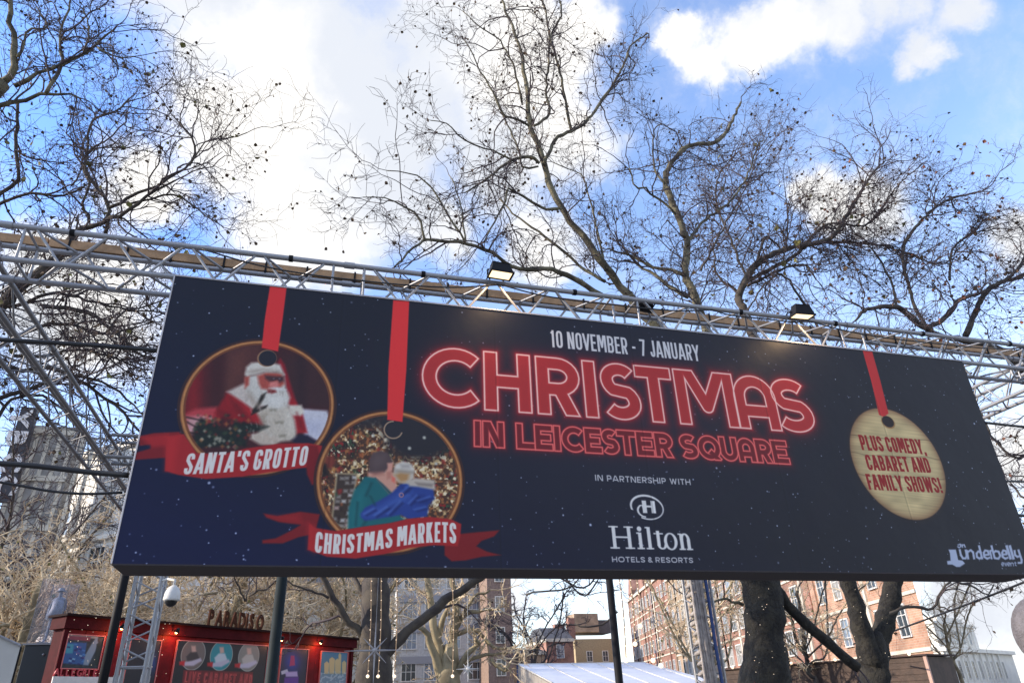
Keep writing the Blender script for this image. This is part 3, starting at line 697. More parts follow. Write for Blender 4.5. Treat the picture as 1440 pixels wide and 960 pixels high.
pB([(215, 415), (338, 420), (318, 560), (270, 770), (182, 735)], (64, 50, 42), .004)
for r_ in range(9):
    for q in range(3):
        if rs.random() < .25: continue
        bx = 225 - r_ * 4.2 + q * 42 - r_ * 1.2 + rs.uniform(-7, 7); by = 428 + r_ * 40 + rs.uniform(-9, 9)
        pB([(bx, by), (bx + 30, by + rs.uniform(-4, 4)), (bx + 28, by + 22), (bx - 2, by + 22)], [(206, 200, 192), (190, 160, 150), (150, 140, 130)][rs.integers(3)], .005, .85)
for i in range(130):
    qx = rs.uniform(90, 1010); qy = rs.uniform(150, 720); r1_ = rs.uniform(5, 13); cc = [(226, 190, 130), (188, 96, 50), (236, 222, 190), (150, 44, 38), (60, 84, 56), (48, 32, 30), (204, 150, 84)][rs.integers(7)]
    if math.hypot(qx - 770, (qy - 170) * .9) < 210: continue
    pB([(qx - r1_, qy - r1_), (qx + r1_ * .8, qy - r1_), (qx + r1_, qy + r1_ * 1.2), (qx - r1_ * .7, qy + r1_ * 1.4)], cc, .005, .75)
for (ly, lx0, lx1) in ((350, 760, 1030), (450, 880, 1050), (560, 880, 1040), (300, 180, 420)): pB([(lx0, ly), (lx1, ly + 10), (lx1, ly + 18), (lx0, ly + 8)], (70, 44, 32), .005, .8)
pB([(130, 290), (190, 290), (200, 340), (170, 380), (130, 370)], (120, 52, 40), .008); pB([(105, 340), (140, 350), (150, 420), (110, 430)], (34, 26, 26), .008)
pB([(420, 400), (530, 330), (600, 420), (620, 520), (560, 600), (500, 560), (420, 480)], (206, 150, 128), .006)
pB([(285, 790), (290, 640), (330, 520), (400, 430), (470, 440), (560, 545), (640, 620), (640, 700), (700, 740), (600, 800)], (22, 98, 102), .006)
pB([(300, 780), (310, 640), (350, 540), (400, 500), (380, 640), (360, 790)], (30, 120, 122), .03, .6)
pB([(470, 440), (560, 545), (600, 560), (520, 480)], (24, 70, 80), .006)
pB([(425, 400), (430, 310), (455, 270), (510, 255), (560, 275), (590, 330), (560, 370), (530, 400), (470, 415)], (84, 66, 66), .006)
pB([(440, 330), (470, 280), (540, 275), (530, 340), (470, 380)], (100, 82, 80), .02, .7)
pB([(550, 340), (590, 335), (585, 390), (555, 400)], (212, 150, 130), .005)
pB([(370, 680), (400, 640), (500, 590), (580, 540), (640, 480), (680, 470), (860, 500), (870, 580), (830, 620), (820, 700), (700, 720), (640, 690), (520, 710), (400, 730), (372, 705)], (38, 62, 134), .006)
pB([(380, 690), (520, 620), (640, 540), (700, 500), (720, 560), (600, 650), (440, 700)], (62, 90, 162), .02, .8)
pB([(520, 660), (600, 620), (640, 600), (600, 660)], (24, 42, 104), .012, .8); pB([(720, 560), (800, 560), (850, 620), (740, 610)], (26, 46, 110), .015, .8)
pB([(640, 490), (680, 520), (720, 500), (700, 540), (660, 545)], (24, 42, 104), .01, .8)
pB([(590, 440), (600, 360), (650, 330), (700, 340), (730, 390), (730, 440), (690, 480), (630, 475)], (198, 186, 168), .006)
pB([(600, 420), (640, 400), (700, 410), (690, 460), (640, 470)], (176, 128, 76), .012, .9)
pB([(605, 345), (660, 330), (720, 350), (735, 400), (690, 385), (640, 378), (600, 395)], (214, 206, 192), .010, .9)
pB([(640, 350), (700, 350), (700, 372), (650, 372)], (120, 108, 104), .012, .5); pB([(600, 380), (730, 392), (728, 412), (602, 402)], (150, 138, 124), .008, .7)
for (a0, b0, a1, b1) in ((400, 690, 470, 650), (470, 700, 560, 640), (560, 690, 650, 600), (640, 560, 700, 500), (700, 620, 760, 560), (760, 600, 850, 570), (740, 660, 820, 640)):
    pB([(a0, b0), (a1, b1), (a1 + 12, b1 + 12), (a0 + 14, b0 + 8)], (20, 34, 92), .007, .75); pB([(a0 - 14, b0 - 10), (a1 - 14, b1 - 10), (a1 - 4, b1 - 2), (a0 - 4, b0 - 2)], (92, 122, 190), .007, .6)
for (a0, b0, a1, b1) in ((330, 760, 345, 600), (400, 560, 440, 470), (460, 620, 430, 560), (380, 760, 400, 730)):
    pB([(a0, b0), (a1, b1), (a1 + 12, b1 + 4), (a0 + 12, b0 + 4)], (12, 66, 72), .008, .8)
pB([(545, 400), (580, 395), (575, 440), (548, 450)], (186, 120, 100), .006, .8); pB([(440, 400), (520, 395), (530, 420), (450, 430)], (170, 112, 96), .008, .7)
pB([(580, 425), (605, 440), (600, 475), (580, 460)], (220, 110, 90), .005)
pB([(680, 460), (740, 440), (870, 455), (875, 520), (840, 515), (760, 500), (700, 495)], (190, 176, 160), .007)
pB([(740, 470), (860, 480), (850, 500), (760, 490)], (120, 108, 100), .008, .8)
mell(*cv.loc(O3[0] + 645 / S3, O3[1] + 555 / S3), .022, .022, .012, .012, (170, 120, 130))
ring(cB, 0, 0, RINGC)
cv.poly([(552.8, 422), (575.5, 423.5), (571.5, 520), (566, 593), (544.5, 590), (546, 520)], (228, 50, 50), .005)
hB = cv.loc(553, 604); hr = (cv.loc(566, 604)[0] - cv.loc(540, 604)[0]) / 2
mell(hB[0], hB[1], hr, hr, 0, 0, (40, 38, 44)); mell(hB[0], hB[1], hr * 1.05, hr * 1.05, hr * .9, hr * .9, (170, 140, 112), keep=lambda x, y: (x < 0) | (y < -.02))
O4 = (360, 560)
def pM(pts, col, soft=.006, a=1.): cv.poly(pts, col, soft, O4, 4.0, None, a)
pM([(40, 645), (120, 660), (250, 635), (360, 650), (330, 760), (240, 780), (150, 815), (35, 815), (35, 795), (110, 785), (200, 740), (250, 710), (130, 695), (60, 670)], RD2, .008)
pM([(1060, 800), (1150, 760), (1250, 750), (1370, 740), (1340, 775), (1270, 800), (1240, 830), (1300, 860), (1380, 880), (1270, 890), (1180, 910), (1100, 915), (1060, 880)], RD2, .008)
pM([(300, 700), (330, 725), (450, 745), (600, 720), (750, 700), (860, 675), (980, 665), (1100, 680), (1155, 705), (1150, 770), (1135, 830), (1000, 825), (860, 840), (720, 875), (560, 900), (400, 890), (290, 850)], RD, .007)
pM([(290, 700), (330, 720), (330, 870), (290, 850)], RD3, .03, .5); pM([(60, 660), (240, 650), (260, 700), (150, 690)], RD3, .03, .4)
def waved(base, top):
    bq = np.array([cv.loc(*p) for p in base]); tq = np.array([cv.loc(*p) for p in top])
    nb = min(3, len(bq) - 1); cb = np.polyfit(bq[:, 0], bq[:, 1], nb); ct = np.polyfit(tq[:, 0], tq[:, 1], min(3, len(tq) - 1))
    def fn(x):
        b = np.polyval(cb, x); return b, np.polyval(ct, x) - b
    return fn
text(cv, "SANTA'S GROTTO", (257, 667), (429, 654), (259, 637.5), (226, 218, 208), k=.076, gap=.085, space=.17, skew=.06,
     basefn=waved([(257, 667), (346, 661.7), (428.5, 654)], [(260, 637.3), (346, 633), (429.3, 626.7)]))
text(cv, 'CHRISTMAS MARKETS', (442, 776), (641, 764), (440.5, 745), (226, 218, 208), k=.076, gap=.085, space=.17,
     basefn=waved([(442, 776), (500, 777), (547, 769.5), (600, 763), (641, 764)], [(440, 745), (500, 749.5), (555, 741.5), (600, 734), (640, 735)]))

# ---- wooden tag on the right
cC = circ((1192, 622), (1335.5, 685), (1229.5, 573), (1297, 731)); mC, dC = disc_mask(cC, 1.0, .006)
cv.blend(full, np.exp(-np.maximum(dC, 0) / .02) * (dC > 0) * .5, (60, 34, 24))
grain = vnoise(cv.X / 34, (cv.Y - cv.X * .12) / 1.6, 21); big = vnoise(cv.X / 14, cv.Y / 9, 22)
wood = np.array([214, 190, 136]) / 255. * (.90 + .12 * grain[..., None]) * (.88 + .18 * big[..., None])
for yy in (-.16, .07, .27):
    ln = np.abs((cv.my - cC[1]) / cC[3] - yy * 1.6 - .04 * (vnoise(cv.X / 20, cv.Y * 0, 30) - .5)); wood *= (1 - .25 * np.exp(-(ln / .012) ** 2))[..., None]
eb = np.exp(np.minimum(dC, 0) / .05)[..., None]; wood = wood * (1 - eb * .55) + np.array([80, 34, 18]) / 255. * eb * .55
cv.c += (wood - cv.c) * mC[..., None]
cv.poly([(1213, 492.5), (1226.5, 494), (1238, 535), (1249.5, 581), (1243, 586), (1236, 583), (1225, 535)], (196, 40, 42), .005)
hC = cv.loc(1249, 593.5); mell(hC[0], hC[1], .092, .078, 0, 0, (160, 122, 74)); mell(hC[0], hC[1] + .008, .078, .068, 0, 0, (34, 24, 26))
RT = (146, 20, 22)
text(cv, 'PLUS COMEDY,', (1212.4, 632.2), (1303.5, 638.8), (1210, 611), RT, k=.080, gap=.075, space=.20)
text(cv, 'CABARET AND', (1221.2, 660.5), (1310.6, 664.5), (1218.5, 639), RT, k=.080, gap=.075, space=.20)
text(cv, 'FAMILY SHOWS!', (1222.5, 688), (1326.8, 692.8), (1219.5, 666), RT, k=.080, gap=.075, space=.20)

# ---- organiser's mark bottom right
OU = (1320, 740); UC = (176, 184, 204)
def pU(pts, col=UC, soft=.006): cv.poly(pts, col, soft, OU, 12.0)
pU([(165, 385), (290, 385), (330, 560), (400, 570), (445, 620), (420, 640), (360, 680), (300, 680), (230, 640), (150, 640), (140, 580), (200, 570), (190, 450)])
def stroke(pts, r=18, col=UC):
    for i in range(len(pts) - 1):
        (x0, y0), (x1, y1) = pts[i], pts[i + 1]; L = math.hypot(x1 - x0, y1 - y0) + 1e-6; nx, ny = -(y1 - y0) / L * r, (x1 - x0) / L * r
        ux, uy = (x1 - x0) / L * r * .4, (y1 - y0) / L * r * .4
        pU([(x0 + nx - ux, y0 + ny - uy), (x1 + nx + ux, y1 + ny + uy), (x1 - nx + ux, y1 - ny + uy), (x0 - nx - ux, y0 - ny - uy)], col)
stroke([(355, 385), (375, 480), (410, 535), (455, 535), (475, 490), (455, 390)])
stroke([(475, 400), (500, 545)]); stroke([(490, 430), (540, 395), (580, 430), (600, 545)])
stroke([(680, 320), (735, 545)]); stroke([(715, 440), (670, 415), (640, 450), (645, 510), (690, 540), (730, 510)])
stroke([(760, 480), (850, 470), (830, 410), (785, 400), (760, 440), (770, 510), (820, 540), (865, 520)])
stroke([(866, 400), (896, 545)], 15); stroke([(870, 425), (886, 402), (906, 398)], 13); stroke([(890, 320), (945, 530), (1010, 540), (1040, 490), (1010, 420), (960, 410), (925, 440)])
stroke([(1075, 470), (1150, 465), (1135, 410), (1090, 400), (1070, 440), (1080, 510), (1125, 540), (1170, 520)])
stroke([(1145, 320), (1215, 545)], 22); stroke([(1200, 320), (1265, 545)], 22)
stroke([(1280, 400), (1290, 480), (1330, 510), (1375, 490)]); stroke([(1345, 390), (1400, 560), (1400, 610), (1340, 610)])
stroke([(325, 310), (365, 295), (375, 335), (345, 355), (320, 335)], 11); stroke([(390, 300), (405, 350)], 11); stroke([(400, 310), (430, 305), (450, 350)], 11)
for q in (1065, 1165): stroke([(q, 636), (q + 38, 632), (q + 30, 610), (q + 8, 606), (q - 2, 632), (q + 10, 660), (q + 38, 656)], 7)
stroke([(1118, 608), (1136, 660), (1150, 608)], 7); stroke([(1222, 664), (1216, 610)], 7); stroke([(1220, 622), (1240, 608), (1258, 620), (1264, 664)], 7); stroke([(1290, 594), (1296, 650), (1314, 660)], 7); stroke([(1278, 612), (1312, 612)], 6)

mr = empty('banner', (3.13, 6.2, 2.65), 'wide navy Christmas market banner box hung under the front truss', 'banner')
def facepanel(name, P0, U, V, mat_, parent, thick):
    """slab with UVs on its front face"""
    P0, U, V, T = map(Vector, (P0, U, V, thick))
    vs = [P0, P0 + U, P0 + U + V, P0 + V]; vs += [p + T for p in vs]
    me = bpy.data.meshes.new(name)
    me.from_pydata([tuple(p) for p in vs], [], [(0, 1, 2, 3), (7, 6, 5, 4), (4, 5, 1, 0), (5, 6, 2, 1), (6, 7, 3, 2), (7, 4, 0, 3)])
    uv = me.uv_layers.new(name='UVMap'); q = [(0, 0), (1, 0), (1, 1), (0, 1)]
    for i in range(24): uv.data[i].uv = q[i % 4] if i < 4 else (.01, .99)
    me.materials.append(mat_); me.materials.append(BACKING); me.polygons[0].material_index = 0
    for i in range(1, 6): me.polygons[i].material_index = 1
    return link(name, me, None, parent)
BACKING = mat('dark_banner_cloth', (.020, .017, .020), .7)
for k in range(1, 6):
    sx_ = cv.lu * k / 6; cv.c *= (1 - .16 * np.exp(-((cv.mx - sx_) / .006) ** 2) + .06 * np.exp(-((cv.mx - sx_ - .02) / .008) ** 2))[..., None]
FACE = cv.material('banner_print', rough=.45, spec=.28)
facepanel('printed_face', (BX0, BY, BZ0), (BX1 - BX0, 0, 0), (0, 0, BZ1 - BZ0), FACE, mr, (0, .012, 0))
MB().box(((BX0 + BX1) / 2, BY + .235, BZ0 - .006), (BX1 - BX0, .47, .012)).build('underside_panel', mat('underside_cloth', (.035, .028, .030), .8), mr)
for xx in (BX0 + .006, BX1 - .006): MB().box((xx, BY + .24, (BZ0 + BZ1) / 2), (.012, .45, BZ1 - BZ0 - .01)).build('side_panel', BACKING, mr)
MB().box(((BX0 + BX1) / 2, BY + .475, (BZ0 + BZ1) / 2 - .1), (BX1 - BX0 - .03, .012, BZ1 - BZ0 - .25)).build('back_panel', BACKING, mr)
EDGE = mat('pale_edge_trim', (.5, .48, .5), .5)
MB().tube([(BX0 - .004, BY - .003, BZ0), (BX0 - .004, BY - .003, BZ1)], .007, 6).build('edge_trim', EDGE, mr)
MB().tube([(BX0, BY - .003, BZ1 + .004), (BX1, BY - .003, BZ1 + .004)], .006, 6).build('edge_trim', EDGE, mr)

# ================================================================== trusses
UNIT = {}
def unit_cyl(mat_):
    if mat_.name not in UNIT:
        b = MB().tube([(0, 0, 0), (0, 0, 1)], 1.0, 10, cap=False); me = bpy.data.meshes.new('tube_' + mat_.name)
        me.from_pydata(b.v, [], b.f); me.shade_smooth(); me.materials.append(mat_); UNIT[mat_.name] = me
    return UNIT[mat_.name]
def rod(name, a, b, r, mat_, root):
    a = Vector(a); b = Vector(b); o = bpy.data.objects.new(name, unit_cyl(mat_)); COL.objects.link(o); o.parent = root
    d = b - a; q = d.to_track_quat('Z', 'X'); M = Matrix.Translation(a - root.location) @ q.to_matrix().to_4x4() @ Matrix.Diagonal((r, r, d.length, 1))
    o.matrix_local = M; return o
def box_truss(label, A, B, e1, e2, joints, group='aluminium box trusses of the gateway', rc=.027, rb=.0125, nv=4, vertical=False, mc=None, mbr=None, top_only=False):
    """A->B axis along corner 0; e1,e2 the cross-section vectors; joints: distances along the axis"""
    mc = mc or ALU; mbr = mbr or ALU
    A = Vector(A); B = Vector(B); e1 = Vector(e1); e2 = Vector(e2); L = (B - A).length; d = (B - A) / L
    root = empty('truss', A, label, 'truss', group)
    cor = [Vector((0, 0, 0)), e1, e1 + e2, e2]
    for c in cor: rod('chord', A + c, B + c, rc, mc, root)
    js = sorted([0] + [j for j in joints if 0 < j < L] + [L])
    for i in range(len(js) - 1):
        s0, s1 = js[i], js[i + 1]; m = .15
        if s1 - s0 < .6: continue
        a0, a1 = s0 + m, s1 - m; n = max(1, round((a1 - a0) / ((3.0 - .3) / nv)))
        for s in (a0, a1):
            for k in range(4): rod('brace', A + d * s + cor[k], A + d * s + cor[(k + 1) % 4], rb, mbr, root)
        st = (a1 - a0 - .1) / n
        for k in range(4):
            c0, c1 = (cor[k], cor[(k + 1) % 4]) if k % 2 == 0 else (cor[(k + 1) % 4], cor[k])
            for q in range(n):
                u0 = a0 + .05 + q * st; um = u0 + st / 2
                rod('brace', A + d * (u0 + .03) + c1, A + d * (um - .03) + c0, rb, mbr, root)
                rod('brace', A + d * (um + .03) + c0, A + d * (u0 + st - .03) + c1, rb, mbr, root)
    for j in js[1:-1]:
        for c in cor: rod('coupler', A + d * (j - .05) + c, A + d * (j + .05) + c, rc * 1.25, mc, root)
    return root
TZ0, TH, TY0, TD = 5.207, .35, 6.035, .35
J = [-5.80, -2.82, .16, 3.14, 6.11, 9.09, 12.07]
front = box_truss('long aluminium box truss carrying the banner and both floodlights', (-5.8, TY0, TZ0), (12.07, TY0, TZ0), (0, 0, TH), (0, TD, 0), [j + 5.8 for j in J])
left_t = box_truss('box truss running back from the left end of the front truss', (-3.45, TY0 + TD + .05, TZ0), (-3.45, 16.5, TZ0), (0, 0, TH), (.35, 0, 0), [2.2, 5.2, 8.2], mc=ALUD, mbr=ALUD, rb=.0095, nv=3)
right_t = box_truss('box truss running back from the right end of the front truss', (9.35, TY0 + TD + .05, TZ0), (9.35, 16.5, TZ0), (0, 0, TH), (.35, 0, 0), [2.2, 5.2, 8.2])
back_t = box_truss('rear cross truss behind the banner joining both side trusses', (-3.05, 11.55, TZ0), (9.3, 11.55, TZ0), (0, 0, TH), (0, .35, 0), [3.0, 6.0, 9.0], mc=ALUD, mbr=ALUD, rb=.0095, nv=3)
colA = box_truss('left upright truss column below the banner beside the camera dome', (-2.30, 11.55, .02), (-2.30, 11.55, 5.17), (.34, 0, 0), (0, .34, 0), [2.1], 'upright truss columns', rb=.012, nv=6)
colB = box_truss('right upright truss column wrapped in pale netting with a blue cable', (6.62, 11.55, .02), (6.62, 11.55, 5.17), (.34, 0, 0), (0, .34, 0), [2.1], 'upright truss columns', rb=.012, nv=6)
box_truss('upright truss holding the far left end of the front truss', (-5.75, TY0, .02), (-5.75, TY0, 5.17), (.34, 0, 0), (0, .34, 0), [2.6], 'upright truss columns')
box_truss('upright truss holding the far right end of the front truss', (11.7, TY0, .02), (11.7, TY0, 5.17), (.34, 0, 0), (0, .34, 0), [2.6], 'upright truss columns')
# timber lying on the rear top chord, strapped down
tb = empty('timber_beam', (3, 6.39, 5.6), 'long orange-brown timber lying on the rear top chord of the truss', 'timber')
xs = [-6.2, -2.6, 1.2, 5.0, 8.8, 12.2]
for i in range(5): MB().box(((xs[i] + xs[i + 1]) / 2, 6.392, 5.635 + .004 * (i % 2)), (xs[i + 1] - xs[i] - .012, .06, .095)).build('plank', TIMB, tb, bevel=.004)
x = -5.6
while x < 12: 
    MB().box((x, 6.39, 5.63), (.018, .078, .13)).build('strap', BLACK, tb); x += random.uniform(.38, .62)
# dark pole beside the left column, dark strip and blue cable beside the right one
p = MB().tube([(-2.44, 11.5, 0), (-2.44, 11.5, 5.4)], .06, 12).build('pole', BLACK, smooth=True); tag(p, 'black pole standing tight against the left truss column', 'pole')
BLUE = mat('blue_rubber', (.03, .065, .20), .6)
p = MB().tube([(6.80, 11.50, 5.3), (6.84, 11.48, 4.2), (6.86, 11.5, 3.2), (6.83, 11.46, 2.4), (6.88, 11.5, 1.2), (6.9, 11.4, .05)], .03, 8).build('cable', BLUE, smooth=True); tag(p, 'thick blue cable running down the right truss column', 'cable')
NET = mat('pale_netting', (.42, .38, .36), .9, var=.4, vscale=9, bump=.8, bscale=25)
nb = MB()
for k in range(34):
    zz = .1 + k * .155; nb.tube([(6.58 + .02 * math.sin(k * 2.1), 11.70, zz), (6.60, 11.5, zz + .05), (6.76 + .03 * math.sin(k), 11.50, zz + .08), (6.74, 11.72, zz + .02)], [.03, .045, .04, .03], 6)
for k in range(5): nb.tube([(6.56 + k * .045, 11.49 + .02 * math.sin(k * 3), z_) for z_ in np.linspace(.02, 5.2, 14)], [.028 + .008 * math.sin(q * 2 + k) for q in range(14)], 6)
o = nb.build('netting', NET, smooth=True); tag(o, 'bundled pale netting tied down the front of the right truss column', 'netting')

# cables
def cable(pts, r, label, group=None, m=RUBBER):
    P = resample(pts, 30); o = MB().tube(P, r, 6).build('cable', m, smooth=True); tag(o, label, 'cable', group); return o
cable([hy(-60, 474, 6.25), hy(60, 481, 6.25), hy(140, 486, 6.25), hy(225, 493, 6.2)], .020, 'thick black cable reaching the banner edge level with the two roundel tops')
cable([hy(-60, 648, 6.25), hy(40, 654, 6.25), hy(120, 663, 6.25), hy(180, 668, 6.2)], .022, 'thick black cable reaching the banner edge beside the red ribbon tail')
cable([hy(-60, 668, 6.5), hy(20, 681, 6.5), hy(70, 690, 6.5), hy(120, 694, 6.5), hy(172, 692, 6.5)], .011, 'thin sagging black cable just below the thick one left of the banner')
for a, b, r, l in (((1384, 594), (1500, 604), .016, 'black cable from the right banner edge under the side truss'), ((1405, 676), (1500, 676), .012, 'thin black cable midway down the right banner edge'),
                   ((1430, 724), (1500, 727), .018, 'short black cable low on the right banner edge')):
    cable([hy(a[0], a[1], 6.2), hy((a[0] + b[0]) / 2, (a[1] + b[1]) / 2 + 1, 6.3), hy(b[0], b[1], 6.3)], r, l)
cable([hy(1200, 905, 30), hy(1250, 889, 26), hy(1350, 853, 22), hy(1440, 818, 18), hy(1500, 790, 17)], .035, 'dark cable sloping up to the right past the white building')

# ================================================================== floodlights
GLOW = mat('lit_lamp_glass', (.35, .25, .15), .4, emit=(1., .74, .44), estr=1.15)
def flood(label, c, tilt, yaw, wd, lit=True):
    """box floodlight on a yoke; opening faces down and back to the banner"""
    root = empty('floodlight', c, label, 'floodlight', 'floodlights on the front truss')
    c = Vector(c); M = Matrix.Rotation(yaw, 3, 'Z') @ Matrix.Rotation(tilt, 3, 'X')
    T = lambda p: c + M @ Vector(p)
    h = wd * .58; dp = wd * .5
    # tapered housing: glass face is -Z side, back is smaller
    a = [(-wd / 2, -h / 2, 0), (wd / 2, -h / 2, 0), (wd / 2, h / 2, 0), (-wd / 2, h / 2, 0)]; b = [(x_ * .74, y_ * .62, dp) for x_, y_, _ in a]
    hb = MB(); hb.add([T(p_) for p_ in a + b], [(7, 6, 5, 4), (0, 1, 5, 4), (1, 2, 6, 5), (2, 3, 7, 6), (3, 0, 4, 7), (3, 2, 1, 0)]); hb.build('housing', BLACK, root, bevel=.006)
    for k in range(5): MB().box(T(((-.3 + .15 * k) * wd, 0, dp * .9)), (.008, h * .5, dp * .35), M).build('fin', BLACK, root)
    fr = MB(); t_ = .014
    fr.box(T((0, -h / 2, -.004)), (wd + .01, t_, .018), M).box(T((0, h / 2, -.004)), (wd + .01, t_, .018), M).box(T((-wd / 2, 0, -.004)), (t_, h - t_, .018), M).box(T((wd / 2, 0, -.004)), (t_, h - t_, .018), M)
    fr.build('rim', BLACK, root)
    MB().box(T((0, 0, -.006)), (wd - .03, h - .03, .006), M).build('lamp_glass', GLOW if lit else BLACK, root)
    for sx_ in (-1, 1):
        e = T((sx_ * (wd / 2 + .012), 0, dp * .35)); foot = Vector((c.x + sx_ * wd * .28, TY0, TZ0 + TH + .03))
        MB().tube([e, (e + foot) / 2 + Vector((sx_ * .02, -.01, 0)), foot, foot - Vector((0, .0, .06))], .008, 6).build('yoke', BLACK, root)
    if lit:
        l = bpy.data.lights.new('lamp', 'AREA'); l.shape = 'RECTANGLE'; l.size = wd * .8; l.size_y = h * .8; l.energy = 6; l.color = (1, .66, .34)
        lo = bpy.data.objects.new('lamp_light', l); COL.objects.link(lo); lo.parent = root
        lo.matrix_local = Matrix.Translation(T((0, 0, -.03)) - c) @ M.to_4x4()
    return root
flood('lit black floodlight standing on the truss above the date line', hy(704, 386, 5.86), math.radians(-4), math.radians(4), .245)
flood('lit black floodlight on the truss right of the big neon lettering', hy(1128, 444, 5.86), math.radians(6), math.radians(-4), .25)
flood('unlit black floodlight lying behind the truss above the date', (3.46, 6.16, 5.55), math.radians(-70), math.radians(10), .17, lit=False)
bl = MB().tube([hy(805, 432, 6.5), hy(822, 434, 6.5), hy(838, 437, 6.5)], [.035, .045, .03], 10).build('rolled_sheet', mat('blue_cloth', (.03, .06, .16), .6, var=.4), smooth=True)
tag(bl, 'rolled blue sheet tucked behind the truss right of the first floodlight', 'sheet')

# ================================================================== buildings
def nv2(a, b):
    d = Vector((b[0] - a[0], b[1] - a[1], 0)); return d.normalized(), d.length
def slab(name, P, d, s0, s1, z0, z1, dep, out, m, root, bevel=0):
    """box on a facade line: from s0 to s1 along d, z0..z1, protruding `out` and reaching `dep` behind"""
    n = Vector((d.y, -d.x, 0)); c = Vector((P[0], P[1], 0)) + d * ((s0 + s1) / 2) + n * ((out - dep) / 2); c.z = (z0 + z1) / 2
    M = Matrix((d, n, Vector((0, 0, 1)))).transposed()
    return MB().box(c, (s1 - s0, out + dep, z1 - z0), M).build(name, m, root, bevel=bevel)
GLASS = mat('dark_window_glass', (.03, .04, .05), .12, spec=.8)
WHITEP = mat('white_paint', (.72, .70, .66), .6, var=.12)
def window_meshes(key, w_, h_, nx, nz, fr=.09, surround=None):
    f = MB(); f.box((-w_ / 2 + fr / 2, .03, 0), (fr, .12, h_)).box((w_ / 2 - fr / 2, .03, 0), (fr, .12, h_)).box((0, .03, h_ / 2 - fr / 2), (w_ - 2 * fr, .12, fr)).box((0, .06, -h_ / 2 + fr / 2), (w_ - 2 * fr, .18, fr))
    for i in range(1, nx): f.box((-w_ / 2 + w_ * i / nx, .02, 0), (fr * .55, .07, h_ - 2 * fr))
    for i in range(1, nz): f.box((0, .015, -h_ / 2 + h_ * i / nz), (w_ - 2 * fr, .055, fr * .5))
    fm = bpy.data.meshes.new('window'); fm.from_pydata(f.v, [], f.f); fm.materials.append(surround or WHITEP)
    p_ = MB().box((0, -.01, 0), (w_ - fr, .03, h_ - fr)); pm = bpy.data.meshes.new('pane'); pm.from_pydata(p_.v, [], p_.f); pm.materials.append(GLASS)
    return fm, pm
PV = {}
def pane_variant(me):
    r_ = random.random(); key = (me.name, 0 if r_ < .5 else 1 if r_ < .75 else 2)
    if key not in PV:
        if key[1] == 0: PV[key] = me
        else: c = me.copy(); c.materials.clear(); c.materials.append(PANE1 if key[1] == 1 else PANE2); PV[key] = c
    return PV[key]
PANE1 = mat('blind_behind_glass', (.30, .29, .27), .3, var=.3, vscale=2); PANE2 = mat('sky_in_glass', (.16, .20, .26), .08, spec=1.)
def put_windows(root, P, d, cells, meshes):
    n = Vector((d.y, -d.x, 0)); R3 = Matrix((d, n, Vector((0, 0, 1)))).transposed().to_4x4(); k = 0
    for (s_, z_) in cells:
        c = Vector((P[0], P[1], 0)) + d * s_ + n * .02; c.z = z_
        x_, y_ = proj(c)
        if x_ < -60 or x_ > 1500 or y_ < 560 or (170 < x_ and y_ < 790): continue
        o = bpy.data.objects.new('window', meshes[0]); COL.objects.link(o); o.parent = root; o.matrix_local = Matrix.Translation(c - root.location) @ R3
        q = bpy.data.objects.new('pane', pane_variant(meshes[1])); COL.objects.link(q); q.parent = o; k += 1
    return k
def brickmat(name, c1, c2, mort, sc=1.0):
    m = bpy.data.materials.new(name); m.use_nodes = True; t = NT(m.node_tree)
    co = t.new('ShaderNodeTexCoord').outputs['Object']; sp = t.new('ShaderNodeSeparateXYZ', {0: co})
    cb = t.new('ShaderNodeCombineXYZ', {0: t.math('ADD', sp.outputs[0], sp.outputs[1]), 1: sp.outputs[2]}).outputs[0]
    b = t.new('ShaderNodeTexBrick', {'Vector': cb, 'Color1': (*c1, 1), 'Color2': (*c2, 1), 'Mortar': (*mort, 1), 'Scale': sc, 'Mortar Size': .012, 'Brick Width': .45, 'Row Height': .15})
    v = t.mapr(t.noise(.45, co, 7, .65), .3, .7, .62, 1.2)
    col = t.mix(1., b.outputs[0], v, 'MULTIPLY')
    p_ = t.new('ShaderNodeBsdfPrincipled', {'Base Color': col, 'Roughness': .85}); t.new('ShaderNodeOutputMaterial', {0: p_.outputs[0]}); return m
BRO = brickmat('orange_brick', (.40, .205, .13), (.46, .27, .18), (.44, .36, .29))
BRR = brickmat('red_brick', (.29, .135, .10), (.35, .17, .125), (.36, .28, .22))
BRB = brickmat('buff_brick', (.34, .23, .15), (.40, .29, .19), (.40, .33, .26))
STONE = mat('pale_stone', (.66, .60, .50), .8, var=.25, vscale=.5)
CREAM = mat('cream_stucco', (.84, .79, .70), .7, var=.12, vscale=.4)
GREYS = mat('grey_concrete', (.24, .23, .22), .85, var=.25, vscale=.3)
SLATE = mat('slate', (.10, .10, .11), .7, var=.3)
